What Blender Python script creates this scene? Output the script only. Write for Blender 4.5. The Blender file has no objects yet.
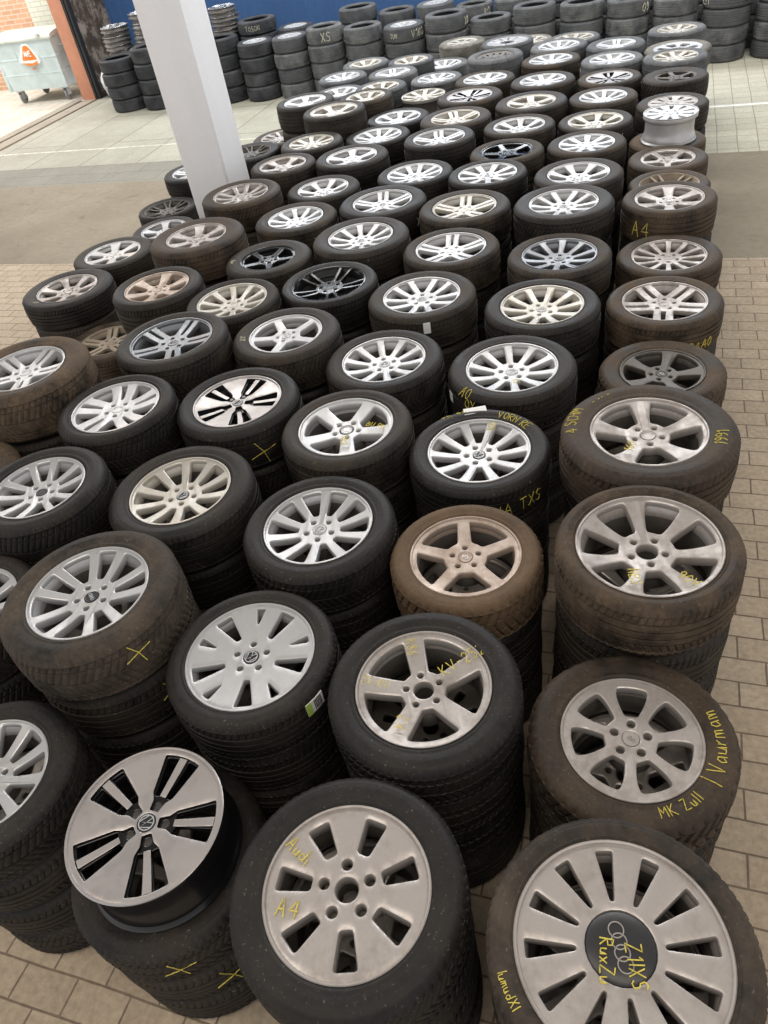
import bpy, math, random
import numpy as np
from mathutils import Matrix, Vector

SC = bpy.context.scene
COL = SC.collection
PI = math.pi
random.seed(7)

# ------------------------------------------------------------------ camera
F_PX = 735.7
CAM = Vector((0, 0, 2.83))
RT = Vector((0.947193, 0.288193, -0.140608))
UP = Vector((-0.096114, 0.673487, 0.732924))
FW = Vector((-0.305921, 0.680706, -0.665621))

def at(px, py, z):
    """world point at height z seen at a place in the photograph"""
    v = RT * ((px - 384) / F_PX) - UP * ((py - 512) / F_PX) + FW
    return CAM + v * ((z - CAM.z) / v.z)

cd = bpy.data.cameras.new('camera')
cam = bpy.data.objects.new('camera', cd)
COL.objects.link(cam)
m3 = Matrix((RT, UP, -FW)).transposed()
cam.matrix_world = Matrix.Translation(CAM) @ m3.to_4x4()
cd.sensor_fit = 'VERTICAL'
cd.sensor_height = 24.0
cd.lens = 24.0 * F_PX / 1024
cd.clip_start = 0.05
cd.clip_end = 200
SC.camera = cam

# ------------------------------------------------------------------ helpers
def tag(o, label=None, cat=None, group=None, kind=None):
    if label: o['label'] = label
    if cat: o['category'] = cat
    if group: o['group'] = group
    if kind: o['kind'] = kind
    return o

def link(name, me, parent=None, loc=(0, 0, 0), rotz=0.0, scale=(1, 1, 1)):
    o = bpy.data.objects.new(name, me)
    COL.objects.link(o)
    if parent is not None:
        o.parent = parent
    o.location = loc
    o.rotation_euler = (0, 0, rotz)
    o.scale = scale
    return o

def mesh(name, verts, faces, mats, smooth=40, idx=None):
    me = bpy.data.meshes.new(name)
    me.from_pydata([tuple(map(float, v)) for v in verts], [], [tuple(map(int, f)) for f in faces])
    for m in (mats if isinstance(mats, (list, tuple)) else [mats]):
        me.materials.append(m)
    if idx is not None:
        me.polygons.foreach_set('material_index', idx)
    me.update()
    finish(me, smooth)
    return me

def finish(me, smooth=40):
    if smooth:
        me.polygons.foreach_set('use_smooth', [True] * len(me.polygons))
        me.set_sharp_from_angle(angle=math.radians(smooth))
    me.update()

class MB:
    """collects vertices and faces of one part"""
    def __init__(s): s.v, s.f = [], []
    def add(s, v, f):
        b = len(s.v); s.v += [tuple(x) for x in v]; s.f += [tuple(i + b for i in q) for q in f]; return s
    def box(s, x0, x1, y0, y1, z0, z1, c=0.0):
        if c <= 0:
            v = [(x, y, z) for z in (z0, z1) for y in (y0, y1) for x in (x0, x1)]
            return s.add(v, [(0, 2, 3, 1), (4, 5, 7, 6), (0, 1, 5, 4), (2, 6, 7, 3), (0, 4, 6, 2), (1, 3, 7, 5)])
        import bmesh
        bm = bmesh.new(); bmesh.ops.create_cube(bm, size=1)
        bmesh.ops.transform(bm, matrix=Matrix.Translation(((x0+x1)/2, (y0+y1)/2, (z0+z1)/2)) @ Matrix.Diagonal((x1-x0, y1-y0, z1-z0, 1)), verts=bm.verts)
        bmesh.ops.bevel(bm, geom=bm.edges[:], offset=c, segments=2, affect='EDGES', profile=.6)
        bm.verts.index_update()
        s.add([v.co[:] for v in bm.verts], [[v.index for v in f.verts] for f in bm.faces]); bm.free(); return s
    def tube(s, pts, r, n=8, closed=False, flat=1.0):
        pts = [Vector(p) for p in pts]; N = len(pts); v = []; f = []
        for i, p in enumerate(pts):
            a = pts[(i-1) % N] if (closed or i > 0) else p
            b = pts[(i+1) % N] if (closed or i < N-1) else p
            d = (b - a).normalized() if (b - a).length > 1e-9 else Vector((0, 0, 1))
            u = d.cross(Vector((0, 0, 1)))
            if u.length < 1e-3: u = d.cross(Vector((1, 0, 0)))
            u.normalize(); w = u.cross(d)
            for k in range(n):
                t = 2*PI*k/n
                v.append(p + u*(r*math.cos(t)) + w*(r*flat*math.sin(t)))
        for i in range(N if closed else N-1):
            j = (i+1) % N
            for k in range(n):
                f.append((i*n+k, i*n+(k+1) % n, j*n+(k+1) % n, j*n+k))
        if not closed:
            f.append(tuple(range(n))[::-1]); f.append(tuple((N-1)*n+k for k in range(n)))
        return s.add(v, f)
    def lathe(s, prof, n=48, cx=0, cy=0, closed=False):
        v = []; f = []; P = len(prof)
        for k in range(n):
            t = 2*PI*k/n; c, q = math.cos(t), math.sin(t)
            for r, z in prof: v.append((cx + r*c, cy + r*q, z))
        for k in range(n):
            j = (k+1) % n
            for i in range(P if closed else P-1):
                i2 = (i+1) % P
                f.append((k*P+i, j*P+i, j*P+i2, k*P+i2))
        return s.add(v, f)
    def mesh(s, name, mat, smooth=40): return mesh(name, s.v, s.f, mat, smooth)

# ------------------------------------------------------------------ materials
def nodes(name):
    m = bpy.data.materials.new(name); m.use_nodes = True
    nt = m.node_tree; b = nt.nodes['Principled BSDF']
    return m, nt, b

def N(nt, t, **kw):
    n = nt.nodes.new(t)
    for k, v in kw.items():
        if k in n.inputs: n.inputs[k].default_value = v
        else: setattr(n, k, v)
    return n

def rgba(c): return (c[0], c[1], c[2], 1)

def ramp(nt, src, a, b, ca=(0, 0, 0), cb=(1, 1, 1)):
    r = nt.nodes.new('ShaderNodeValToRGB')
    r.color_ramp.elements[0].position = a; r.color_ramp.elements[1].position = b
    r.color_ramp.elements[0].color = rgba(ca); r.color_ramp.elements[1].color = rgba(cb)
    nt.links.new(src, r.inputs[0]); return r.outputs[0]

def mix(nt, fac, a, b, mode='MIX'):
    x = nt.nodes.new('ShaderNodeMix'); x.data_type = 'RGBA'; x.blend_type = mode
    for i, s in ((0, fac), (6, a), (7, b)):
        if isinstance(s, (int, float)): x.inputs[i].default_value = s
        elif isinstance(s, tuple): x.inputs[i].default_value = rgba(s)
        else: nt.links.new(s, x.inputs[i])
    return x.outputs[2]

def math_(nt, op, a, b=None):
    x = nt.nodes.new('ShaderNodeMath'); x.operation = op
    for i, s in ((0, a), (1, b)):
        if s is None: continue
        if isinstance(s, (int, float)): x.inputs[i].default_value = s
        else: nt.links.new(s, x.inputs[i])
    return x.outputs[0]

def noise(nt, vec, scale, detail=4, rough=.6):
    n = N(nt, 'ShaderNodeTexNoise', Scale=scale, Detail=detail, Roughness=rough)
    if vec is not None: nt.links.new(vec, n.inputs['Vector'])
    return n.outputs['Fac']

def objrand(nt):
    """coordinates shifted per object, and a random value per object"""
    tc = nt.nodes.new('ShaderNodeTexCoord'); oi = nt.nodes.new('ShaderNodeObjectInfo')
    ad = nt.nodes.new('ShaderNodeVectorMath'); ad.operation = 'ADD'
    cb = nt.nodes.new('ShaderNodeCombineXYZ')
    s = math_(nt, 'MULTIPLY', oi.outputs['Random'], 37.0)
    for i in range(3): nt.links.new(s, cb.inputs[i])
    nt.links.new(tc.outputs['Object'], ad.inputs[0]); nt.links.new(cb.outputs[0], ad.inputs[1])
    return ad.outputs[0], oi.outputs['Random']

def bump(nt, b, h, strength=.3, dist=.01):
    n = N(nt, 'ShaderNodeBump', Strength=strength, Distance=dist)
    nt.links.new(h, n.inputs['Height']); nt.links.new(n.outputs[0], b.inputs['Normal'])

def plain(name, c, rough=.5, metal=0.0, var=.12, scale=14, bmp=0.0):
    m, nt, b = nodes(name)
    v, r = objrand(nt)
    f = ramp(nt, noise(nt, v, scale), .3, .7)
    c2 = tuple(x*(1-var) for x in c); c1 = tuple(min(1, x*(1+var)) for x in c)
    nt.links.new(mix(nt, f, c2, c1), b.inputs['Base Color'])
    b.inputs['Roughness'].default_value = rough; b.inputs['Metallic'].default_value = metal
    if bmp: bump(nt, b, noise(nt, v, scale*3), bmp, .004)
    return m

def rubber(name, base, dust, amt, rough=.62):
    """tyre rubber: dirt sits in the grain of the sidewall and varies from tyre to tyre"""
    m, nt, b = nodes(name)
    v, r = objrand(nt)
    n1 = noise(nt, v, 5.5, 5); n2 = noise(nt, v, 60, 3)
    k = math_(nt, 'MULTIPLY', n2, .35)
    f = ramp(nt, math_(nt, 'ADD', n1, k), .50, .90)
    f2 = math_(nt, 'MULTIPLY', f, math_(nt, 'ADD', math_(nt, 'MULTIPLY', r, amt), amt*.45))
    spk = math_(nt, 'MULTIPLY', ramp(nt, noise(nt, v, 120, 2), .66, .74), math_(nt, 'MULTIPLY', f, .45))
    nt.links.new(mix(nt, spk, mix(nt, f2, base, dust), (.34, .32, .29)), b.inputs['Base Color'])
    rr = mix(nt, f2, (rough-.12,)*3, (.9,)*3)
    nt.links.new(rr, b.inputs['Roughness'])
    b.inputs['Specular IOR Level'].default_value = .28
    bump(nt, b, n2, .35, .004)
    return m

def alloy(name, c, metal=.9, rough=.32, dirt=(.11, .085, .06), amt=.25):
    m, nt, b = nodes(name)
    v, r = objrand(nt)
    n1 = noise(nt, v, 9, 6, .65); n2 = noise(nt, v, 45, 3)
    f = ramp(nt, math_(nt, 'ADD', math_(nt, 'MULTIPLY', n1, .75), math_(nt, 'MULTIPLY', n2, .25)), .42, .72)
    f2 = math_(nt, 'MULTIPLY', f, amt)
    nt.links.new(mix(nt, f2, c, dirt), b.inputs['Base Color'])
    nt.links.new(mix(nt, f2, (rough,)*3, (.75,)*3), b.inputs['Roughness'])
    nt.links.new(math_(nt, 'SUBTRACT', metal, math_(nt, 'MULTIPLY', f2, metal)), b.inputs['Metallic'])
    return m

M = {}
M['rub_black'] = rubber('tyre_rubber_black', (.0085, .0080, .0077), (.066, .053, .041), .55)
M['rub_worn'] = rubber('tyre_rubber_worn', (.0115, .0100, .0088), (.090, .069, .050), .80)
M['rub_brown'] = rubber('tyre_rubber_brown', (.022, .0165, .012), (.125, .088, .057), .95)
M['rub_tan'] = rubber('tyre_rubber_tan', (.085, .055, .032), (.26, .175, .10), .9, .8)
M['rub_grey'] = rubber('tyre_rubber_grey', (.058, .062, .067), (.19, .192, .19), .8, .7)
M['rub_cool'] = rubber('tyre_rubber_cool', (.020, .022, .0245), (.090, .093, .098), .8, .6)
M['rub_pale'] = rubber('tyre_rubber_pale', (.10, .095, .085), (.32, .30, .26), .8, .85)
RIMC = {
 'silver': alloy('silver_alloy', (.55, .55, .55), .5, .34, amt=.22),
 'bright': alloy('bright_silver_alloy', (.64, .65, .66), .5, .36, amt=.10),
 'cream': alloy('cream_stained_alloy', (.56, .54, .495), .5, .36, (.36, .28, .16), .45),
 'dull': alloy('dull_dirty_alloy', (.50, .465, .44), .6, .38, (.16, .125, .095), .8),
 'tan': alloy('tan_dusty_alloy', (.36, .30, .23), .3, .6, (.22, .165, .11), .8),
 'bronze': alloy('bronze_stained_alloy', (.50, .42, .36), .6, .4, (.24, .15, .085), .8),
 'dark grey': alloy('dark_grey_alloy', (.25, .26, .275), .8, .33, amt=.2),
 'black': alloy('black_alloy', (.010, .010, .011), .1, .16, (.06, .05, .04), .18),
 'two-tone': alloy('polished_alloy_face', (.52, .49, .475), .8, .32, (.20, .17, .16), amt=.45),
 'soot': alloy('dark_dirty_alloy', (.085, .078, .07), .5, .42, (.17, .14, .11), .8),
 'chrome': alloy('shiny_bare_alloy', (.62, .62, .62), 1.0, .16, (.05, .045, .04), .5),
}
M['gloss_black'] = plain('gloss_black_paint', (.008, .008, .009), .22)
M['barrel'] = alloy('shaded_barrel_alloy', (.20, .185, .17), .6, .45, (.035, .028, .022), .85)  # dirty barrel metal, also darkened for the shade deep inside the rim
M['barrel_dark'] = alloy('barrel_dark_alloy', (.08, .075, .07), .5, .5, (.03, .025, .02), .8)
M['cap_dark'] = plain('dark_cap_plastic', (.03, .03, .032), .35)
M['chrome'] = plain('chrome', (.85, .85, .86), .18, 1.0, .03)
M['chalk'] = plain('yellow_chalk', (.66, .55, .10), .9, 0, .3, 120)
M['chalk_w'] = plain('pale_chalk', (.60, .58, .44), .9, 0, .3, 120)
M['paper'] = plain('white_paper', (.82, .82, .80), .7, 0, .06)
M['ink'] = plain('black_ink', (.02, .02, .02), .6)
M['green'] = plain('green_label', (.42, .60, .10), .6)
POS={'A1':(0.094,0.631,0.921,0.2449,0.3092),'A2':(0.091,1.246,0.799,0.2061,0.3042),'A3':(0.095,1.859,1.004,0.2398,0.3062),
'A4':(0.070,2.510,0.989,0.2265,0.3434),'A5':(0.121,3.318,0.755,0.2012,0.3007),'A6':(0.110,3.927,0.811,0.2223,0.3059),
'A7':(0.120,4.539,0.792,0.2167,0.3037),'A8':(0.097,5.141,0.907,0.2155,0.2956),'A9':(0.094,5.720,0.785,0.2050,0.2809),
'A10':(0.075,6.297,0.770,0.2000,0.2938),'A11b':(0.062,6.900,0.715,0.2050,0.3030),'A12':(0.078,7.520,0.830,0.2085,0.3030),
'A13':(0.086,8.325,0.845,0.1891,0.3013),'A14':(0.072,8.941,0.874,0.2178,0.3128),'A15':(0.090,9.601,0.804,0.2482,0.3431),
'A16':(0.067,10.262,0.852,0.2139,0.3160),'B1':(-0.582,0.612,0.873,0.2240,0.3163),'B2':(-0.539,1.241,0.885,0.2172,0.3111),
'B3':(-0.536,1.844,0.861,0.2094,0.2876),'B4':(-0.609,2.455,0.874,0.2226,0.3073),'B5':(-0.580,3.120,0.872,0.2255,0.3160),
'B6':(-0.523,3.755,0.873,0.2262,0.3153),'B7':(-0.508,4.385,0.875,0.2261,0.3122),'B8':(-0.560,5.026,0.943,0.2260,0.3291),
'B9':(-0.536,5.719,0.887,0.2238,0.3208),'B10':(-0.556,6.535,0.838,0.2217,0.3147),'B11':(-0.544,7.175,0.822,0.2354,0.3190),
'B12':(-0.533,7.809,0.846,0.2162,0.3132),'B13':(-0.526,8.433,0.850,0.2239,0.3084),'B14':(-0.548,9.060,0.871,0.2306,0.3157),
'B15':(-0.557,9.737,0.868,0.2115,0.3167),'C1':(-1.241,0.650,0.630,0.2380,0.3091),'C2':(-1.161,1.257,0.870,0.2279,0.3009),
'C3':(-1.134,1.874,0.906,0.2210,0.3093),'C4':(-1.223,2.484,0.932,0.2200,0.3043),'C5':(-1.238,3.111,0.897,0.2196,0.3091),
'C6':(-1.227,3.834,0.885,0.2277,0.3203),'C7':(-1.205,4.488,0.881,0.2283,0.3141),'C8':(-1.254,5.128,0.896,0.2262,0.3251),
'C9':(-1.221,5.800,0.886,0.2265,0.3036),'C10':(-1.182,6.410,0.851,0.2165,0.3058),'C11':(-1.180,7.032,0.864,0.2258,0.3137),
'C12':(-1.173,7.684,0.880,0.2272,0.3363),'C13':(-1.163,8.379,0.888,0.2291,0.3213),'C14':(-1.198,9.225,0.883,0.2324,0.3169),
'C15':(-1.191,9.865,0.880,0.2337,0.3204),'C16':(-1.089,10.498,0.816,0.2365,0.3084),'D1':(-1.870,0.674,0.812,0.2069,0.2938),
'D2':(-1.799,1.309,1.016,0.2242,0.3280),'D3':(-1.808,1.966,0.930,0.2232,0.3215),'D4':(-1.827,2.600,0.956,0.2214,0.3078),
'D5':(-1.838,3.247,0.954,0.2059,0.3042),'D6':(-1.850,3.949,0.902,0.2341,0.3061),'D7':(-1.850,4.591,0.925,0.2236,0.3338),
'D8':(-1.900,5.256,0.905,0.2241,0.3308),'D9':(-1.846,5.959,0.859,0.2264,0.3115),'D10':(-1.810,6.660,0.914,0.2271,0.3123),
'D11':(-1.815,7.308,0.890,0.2284,0.3337),'D12':(-1.821,7.969,0.900,0.2270,0.3250),'D13':(-1.810,8.694,0.872,0.2317,0.3160),
'D14':(-1.821,9.326,0.950,0.2090,0.3117),'D15':(-1.820,10.118,0.922,0.2528,0.3072),'D16':(-1.646,10.693,0.800,0.2150,0.2801),
'E1':(-2.426,1.238,0.870,0.2200,0.2957),'E2':(-2.437,1.836,0.987,0.2083,0.3008),'E3':(-2.410,2.435,0.999,0.2203,0.2954),
'E4':(-2.429,3.047,1.021,0.2315,0.3151),'E5':(-2.374,3.655,0.936,0.2197,0.2919),'E6':(-2.430,4.319,0.901,0.1921,0.3009),
'E7':(-2.538,5.072,0.873,0.2126,0.3165),'E8':(-2.571,5.742,0.847,0.2138,0.3056),'E9':(-2.528,6.374,0.886,0.2272,0.3257),
'E10':(-2.540,7.147,0.818,0.2326,0.3148),'E11':(-2.544,7.843,0.780,0.2359,0.3240),'E12':(-2.470,8.550,0.600,0.2150,0.3000),
'E13':(-2.508,9.326,0.774,0.2217,0.3014),'E14':(-2.752,10.643,0.637,0.2371,0.3241),'E15':(-2.636,11.269,0.748,0.2058,0.3107),
'F1':(-3.060,1.920,0.900,0.2200,0.3144),'F2':(-3.035,2.578,1.102,0.2217,0.3428),'F4':(-2.955,3.755,0.973,0.2115,0.2950),
'F3':(-3.548,3.789,0.544,0.2078,0.2971),'F5':(-3.053,4.498,0.990,0.2188,0.3450),'F6':(-3.192,5.496,0.918,0.2291,0.3303),
'F7':(-3.149,6.270,0.881,0.2141,0.2979),'F8':(-3.104,6.869,0.878,0.2152,0.3005),'F9':(-3.079,7.487,0.983,0.2395,0.3163),
'F10':(-3.016,8.276,0.894,0.2126,0.2918),'F11':(-3.037,8.867,0.840,0.2115,0.2973),'F12':(-3.082,9.505,0.833,0.2117,0.2974),
'F13':(-3.017,10.089,0.826,0.2142,0.2883),'G3':(-4.066,4.166,0.750,0.2283,0.3412),'G4':(-4.105,4.835,0.722,0.2303,0.3273),
'G5':(-4.372,5.959,0.457,0.2214,0.3122),'G6':(-4.652,6.508,0.446,0.2357,0.3020),'G7':(-4.626,7.141,0.590,0.2347,0.3298),
'G8b':(-4.180,7.628,0.602,0.2330,0.3284),'G9':(-3.562,7.920,0.981,0.2241,0.3125),'G8':(-4.101,8.299,0.547,0.2450,0.3439),
'G10':(-3.616,9.046,0.777,0.2259,0.3062),'G11':(-3.774,9.637,0.807,0.2174,0.3034),'G12':(-3.667,10.237,0.809,0.2122,0.3038)}
# ------------------------------------------------------------------ tyres
R0, W0 = 0.215, 0.215            # nominal rim radius and tyre width

def tyre_profile(R):
    h = R - R0
    side = [(R0-.006, .196), (R0-.001, .2035), (R0+.004, .2065), (R0+.10*h, .2095), (R0+.16*h, .2085), (R0+.22*h, .2100), (R0+.40*h, .2146),
            (R0+.55*h, .2150), (R0+.59*h, .2136), (R0+.63*h, .2140), (R0+.74*h, .2105), (R0+.84*h, .2035), (R0+.92*h, .1945), (R0+.965*h, .1865)]
    return side

def side_z(rr, R):
    """height of the sidewall at radius rr for a tyre of outer radius R (nominal sizes)"""
    p = tyre_profile(R)
    for (r1, z1), (r2, z2) in zip(p, p[1:]):
        if r1 <= rr <= r2: return z1 + (z2-z1)*(rr-r1)/(r2-r1)
    return p[-1][1] if rr > p[-1][0] else p[0][1]

_ty = {}
def tyre_mesh(ratio, tread, mat):
    key = (ratio, tread, mat)
    if key in _ty: return _ty[key]
    R = R0*ratio; h = R-R0
    side = tyre_profile(R)
    zt = side[-1][1]
    # tread bands: (z, depth, slot weight, is groove)
    band = []
    if tread == 'summer': gz = [.150, .122, .093, .065]; gd = .007; slots = 76; skew = 1.2
    elif tread == 'winter': gz = [.158, .1075, .057]; gd = .007; slots = 72; skew = 1.7
    else: gz = [.135, .08]; gd = .009; slots = 46; skew = 1.0
    band.append((zt-.006, 0.0, 1.0)); 
    edges = [zt-.012] + gz + [W0-zt+.012]
    for i in range(len(edges)-1):
        a = edges[i]-(.004 if i else 0); b = edges[i+1]+(.004 if i < len(edges)-2 else 0)
        sw = 1.0 if i in (0, len(edges)-2) else (.0 if tread == 'summer' else .9)
        for t in (0, .33, .67, 1): band.append((a+(b-a)*t, 0.0, sw))
        if i < len(edges)-2:
            band.append((b-.0015, gd, 0)); band.append((edges[i+1]-.0025, gd, 0))
    band.append((W0-zt+.006, 0.0, 1.0))
    P = []; sl = []; sk = []
    for i, (r, z) in enumerate(side):
        P.append((r, z)); sl.append(.0 if i < len(side)-3 else (.25, .8, 1.0)[i-len(side)+3]); sk.append(0)
    for z, d, sw in band:
        x = (z-W0/2)/(zt-W0/2)
        P.append((R - .006*x*x - d, z)); sl.append(sw); sk.append(skew*max(0, abs(x)) if tread != 'winter' else skew*abs(x))
    for i, (r, z) in reversed(list(enumerate(side))):
        P.append((r, W0-z)); sl.append(.0 if i < len(side)-3 else (.25, .8, 1.0)[i-len(side)+3]); sk.append(0)
    # inner lining closes the ring
    P += [(R0-.004, .030), (R0+.02, .035), (R-.022, .045), (R-.016, W0/2), (R-.022, W0-.045), (R0+.02, W0-.035), (R0-.004, W0-.030)]
    sl += [0]*7; sk += [0]*7
    na = slots*4; nP = len(P)
    th = np.arange(na)*2*PI/na
    slot = np.array([0, 0, 0, 1.0])[np.arange(na) % 4]
    sdep = .0042 if tread != 'block' else .008
    r = np.array([p[0] for p in P]); z = np.array([p[1] for p in P]); s = np.array(sl); k = np.array(sk)
    rr = r[None, :] - slot[:, None]*s[None, :]*sdep
    tt = th[:, None] + k[None, :]*(2*PI/slots)*np.ones((na, 1))
    v = np.stack([rr*np.cos(tt), rr*np.sin(tt), np.broadcast_to(z, rr.shape)], -1).reshape(-1, 3)
    i = np.arange(na)[:, None]*nP; j = ((np.arange(na)+1) % na)[:, None]*nP
    p0 = np.arange(nP)[None, :]; p1 = ((np.arange(nP)+1) % nP)[None, :]
    f = np.stack([i+p0, i+p1, j+p1, j+p0], -1).reshape(-1, 4)
    me = bpy.data.meshes.new('tyre')
    me.vertices.add(len(v)); me.vertices.foreach_set('co', v.astype(np.float32).ravel())
    me.loops.add(len(f)*4); me.loops.foreach_set('vertex_index', f.astype(np.int32).ravel())
    me.polygons.add(len(f)); me.polygons.foreach_set('loop_start', np.arange(len(f), dtype=np.int32)*4)
    me.polygons.foreach_set('loop_total', np.full(len(f), 4, np.int32))
    me.materials.append(M[mat]); me.update(); me.validate(); finish(me, 35)
    _ty[key] = me
    return me

# ------------------------------------------------------------------ rims
def resample(pts, step):
    pts = [Vector(p) for p in pts]; out = []
    N_ = len(pts)
    for i in range(N_):
        a, b = pts[i], pts[(i+1) % N_]; L = (b-a).length
        n = max(1, int(round(L/step)))
        for k in range(n): out.append(a + (b-a)*(k/n))
    return out

def rounded(pts, step=.006, it=2):
    p = resample(pts, step)
    for _ in range(it):
        n = len(p)
        p = [p[i]*.5 + (p[i-1]+p[(i+1) % n])*.25 for i in range(n)]
    return [(q.x, q.y) for q in p]

def pol(r, a): return (r*math.cos(a), r*math.sin(a))

def spoke_windows(s):
    sp = []
    n = s['n']; offs = s.get('offs', [(0, 0)])
    for i in range(n):
        for o in offs: sp.append((2*PI*i/n, o))
    ri, ro = s['ri'], s['ro']; wi, wo = s['wi'], s['wo']; g = s.get('g', 1.0); sw = s.get('swirl', 0)
    def edge(t, q, sgn):
        a, o = q; r = ri+(ro-ri)*t
        off = o[0]+(o[1]-o[0])*t
        w = wi+(wo-wi)*t**g
        x = max(-.99, min(.99, (off + sgn*w/2)/r))
        return a + sw*t + math.asin(x), r
    wins = []
    for i, q in enumerate(sp):
        q2 = sp[(i+1) % len(sp)]; wrap = 2*PI if i == len(sp)-1 else 0
        T = [k/24 for k in range(25)]; ok = None
        for t in T:
            a1, r = edge(t, q, 1); a2, _ = edge(t, q2, -1); a2 += wrap
            if (a2-a1)*r > .0055+1.6*s.get('bev', .0032) and r > s.get('rmin', .071+1.5*s.get('bev', .0032)):
                if ok is None: ok = t
            else: ok = None
        if ok is None or ok > .85: continue
        left = []; right = []
        for k in range(9):
            t = ok + (1-ok)*k/8
            a1, r = edge(t, q, 1); a2, _ = edge(t, q2, -1); a2 += wrap
            left.append((a1, r)); right.append((a2, r))
        arc = lambda a, b, r: [(a+(b-a)*k/6, r) for k in range(1, 6)]
        poly = left + arc(left[-1][0], right[-1][0], ro) + right[::-1] + arc(right[0][0], left[0][0], right[0][1])
        wins.append(rounded([pol(r, a) for a, r in poly], .006, s.get('round', 2)))
    return wins

def plate_windows(s):
    wins = []
    for i in range(s['n']):
        for w in s['wins']:
            a0 = 2*PI*i/s['n'] + w.get('ph', 0)
            if 'pts' in w:
                L = [(a0-math.asin(q/2/r), r) for r, q in w['pts']]; Rr = [(a0+math.asin(q/2/r), r) for r, q in w['pts']]
                r9, q9 = w['pts'][-1]; aa = math.asin(q9/2/r9)
                L += [(a0-aa+2*aa*k/6, r9) for k in range(1, 6)]
                wins.append(rounded([pol(r, a) for a, r in L] + [pol(r, a) for a, r in Rr[::-1]], .004, 1)); continue
            L = []; Rr = []
            for k in range(7):
                t = k/6; r = w['r1']+(w['r2']-w['r1'])*t; ww = w['w1']+(w['w2']-w['w1'])*t
                o = w.get('o1', 0)+(w.get('o2', w.get('o1', 0))-w.get('o1', 0))*t
                a = a0 + w.get('sw', 0)*t
                L.append((a+math.asin((o-ww/2)/r), r)); Rr.append((a+math.asin((o+ww/2)/r), r))
            wins.append(rounded([pol(r, a) for a, r in L] + [pol(r, a) for a, r in Rr[::-1]], .005, s.get('round', 2)))
    return wins

def circle(r, n, cx=0, cy=0): return [(cx+r*math.cos(2*PI*k/n), cy+r*math.sin(2*PI*k/n)) for k in range(n)]

def plate(loops, thick, bev):
    cu = bpy.data.curves.new('tmp', 'CURVE'); cu.dimensions = '2D'; cu.fill_mode = 'BOTH'
    cu.extrude = thick/2-bev; cu.bevel_depth = bev; cu.bevel_resolution = 1; cu.offset = -bev
    for lp in loops:
        s = cu.splines.new('POLY'); s.points.add(len(lp)-1); s.use_cyclic_u = True
        s.points.foreach_set('co', [c for p in lp for c in (p[0], p[1], 0, 1)])
    o = bpy.data.objects.new('tmp', cu); COL.objects.link(o)
    dg = bpy.context.evaluated_depsgraph_get()
    me = bpy.data.meshes.new_from_object(o.evaluated_get(dg))
    v = np.empty(len(me.vertices)*3); me.vertices.foreach_get('co', v); v = v.reshape(-1, 3)
    v[:, 2] -= v[:, 2].max()
    f = [tuple(p.vertices) for p in me.polygons]
    bpy.data.objects.remove(o); bpy.data.curves.remove(cu); bpy.data.meshes.remove(me)
    return v, f

def refine(v, f):
    """splits the long edges of a flat plate so that it can take a dish"""
    import bmesh
    bm = bmesh.new(); vs = [bm.verts.new(p) for p in v]
    for q in f:
        try: bm.faces.new([vs[i] for i in q])
        except ValueError: pass
    bmesh.ops.remove_doubles(bm, verts=bm.verts, dist=1e-6)
    for _ in range(4):
        bmesh.ops.triangulate(bm, faces=bm.faces)
        e = [x for x in bm.edges if x.calc_length() > .022]
        if not e: break
        bmesh.ops.subdivide_edges(bm, edges=e, cuts=1)
    bmesh.ops.triangulate(bm, faces=bm.faces)
    bm.verts.index_update()
    v2 = np.array([x.co[:] for x in bm.verts]); f2 = [tuple(x.index for x in q.verts) for q in bm.faces]; bm.free()
    return v2, f2

S = {}   # styles; sizes for a rim of radius .215
S['ten-spoke'] = dict(n=10, ri=.060, ro=.1965, wi=.028, wo=.042, dish=.028, thick=.032, bev=.005, words='ten-spoke')
S['ten-spoke v'] = dict(n=5, offs=[(-.022, -.052), (.022, .052)], ri=.060, ro=.1975, wi=.028, wo=.038, dish=.024, thick=.030, bev=.0045, words='ten-spoke')
S['nine-spoke'] = dict(n=9, ri=.058, ro=.199, wi=.034, wo=.050, dish=.015, thick=.028, words='nine-spoke')
S['five-spoke'] = dict(n=5, ri=.055, ro=.186, wi=.056, wo=.070, dish=.018, thick=.040, bev=.007, lug=0, rmin=.070, words='five-spoke', hub='open')
S['five-star'] = dict(n=5, ri=.062, ro=.187, wi=.056, wo=.050, g=.8, dish=.012, thick=.034, bev=.006, lug=0, words='five-spoke', hub='cap')
S['five-flare'] = dict(n=5, ri=.060, ro=.192, wi=.046, wo=.086, g=2.2, dish=.020, thick=.034, bev=.006, words='five-spoke')
S['six-spoke'] = dict(n=6, ri=.058, ro=.193, wi=.048, wo=.080, g=1.8, dish=.018, thick=.034, bev=.006, words='six-spoke')
S['seven-spoke'] = dict(n=7, ri=.062, ro=.195, wi=.034, wo=.068, g=2.2, dish=.030, thick=.034, bev=.0055, words='seven-spoke', hub='open')
S['seven-star'] = dict(n=7, ri=.066, ro=.180, wi=.034, wo=.066, g=4.0, dish=.008, thick=.034, bev=.0055, lugr=.0128, words='seven-spoke', hub='cap')
S['double-spoke'] = dict(n=5, offs=[(-.021, -.026), (.021, .026)], ri=.056, ro=.199, wi=.030, wo=.034, dish=.020, thick=.028, words='five double-spoke')
S['thin-double'] = dict(n=5, offs=[(-.015, -.034), (.015, .034)], ri=.056, ro=.202, wi=.017, wo=.017, dish=.024, thick=.024, words='slim-spoked')
S['slim-v'] = dict(n=7, offs=[(-.006, -.030), (.006, .030)], ri=.050, ro=.200, wi=.016, wo=.013, dish=.022, thick=.022, words='slim-spoked')
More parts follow.
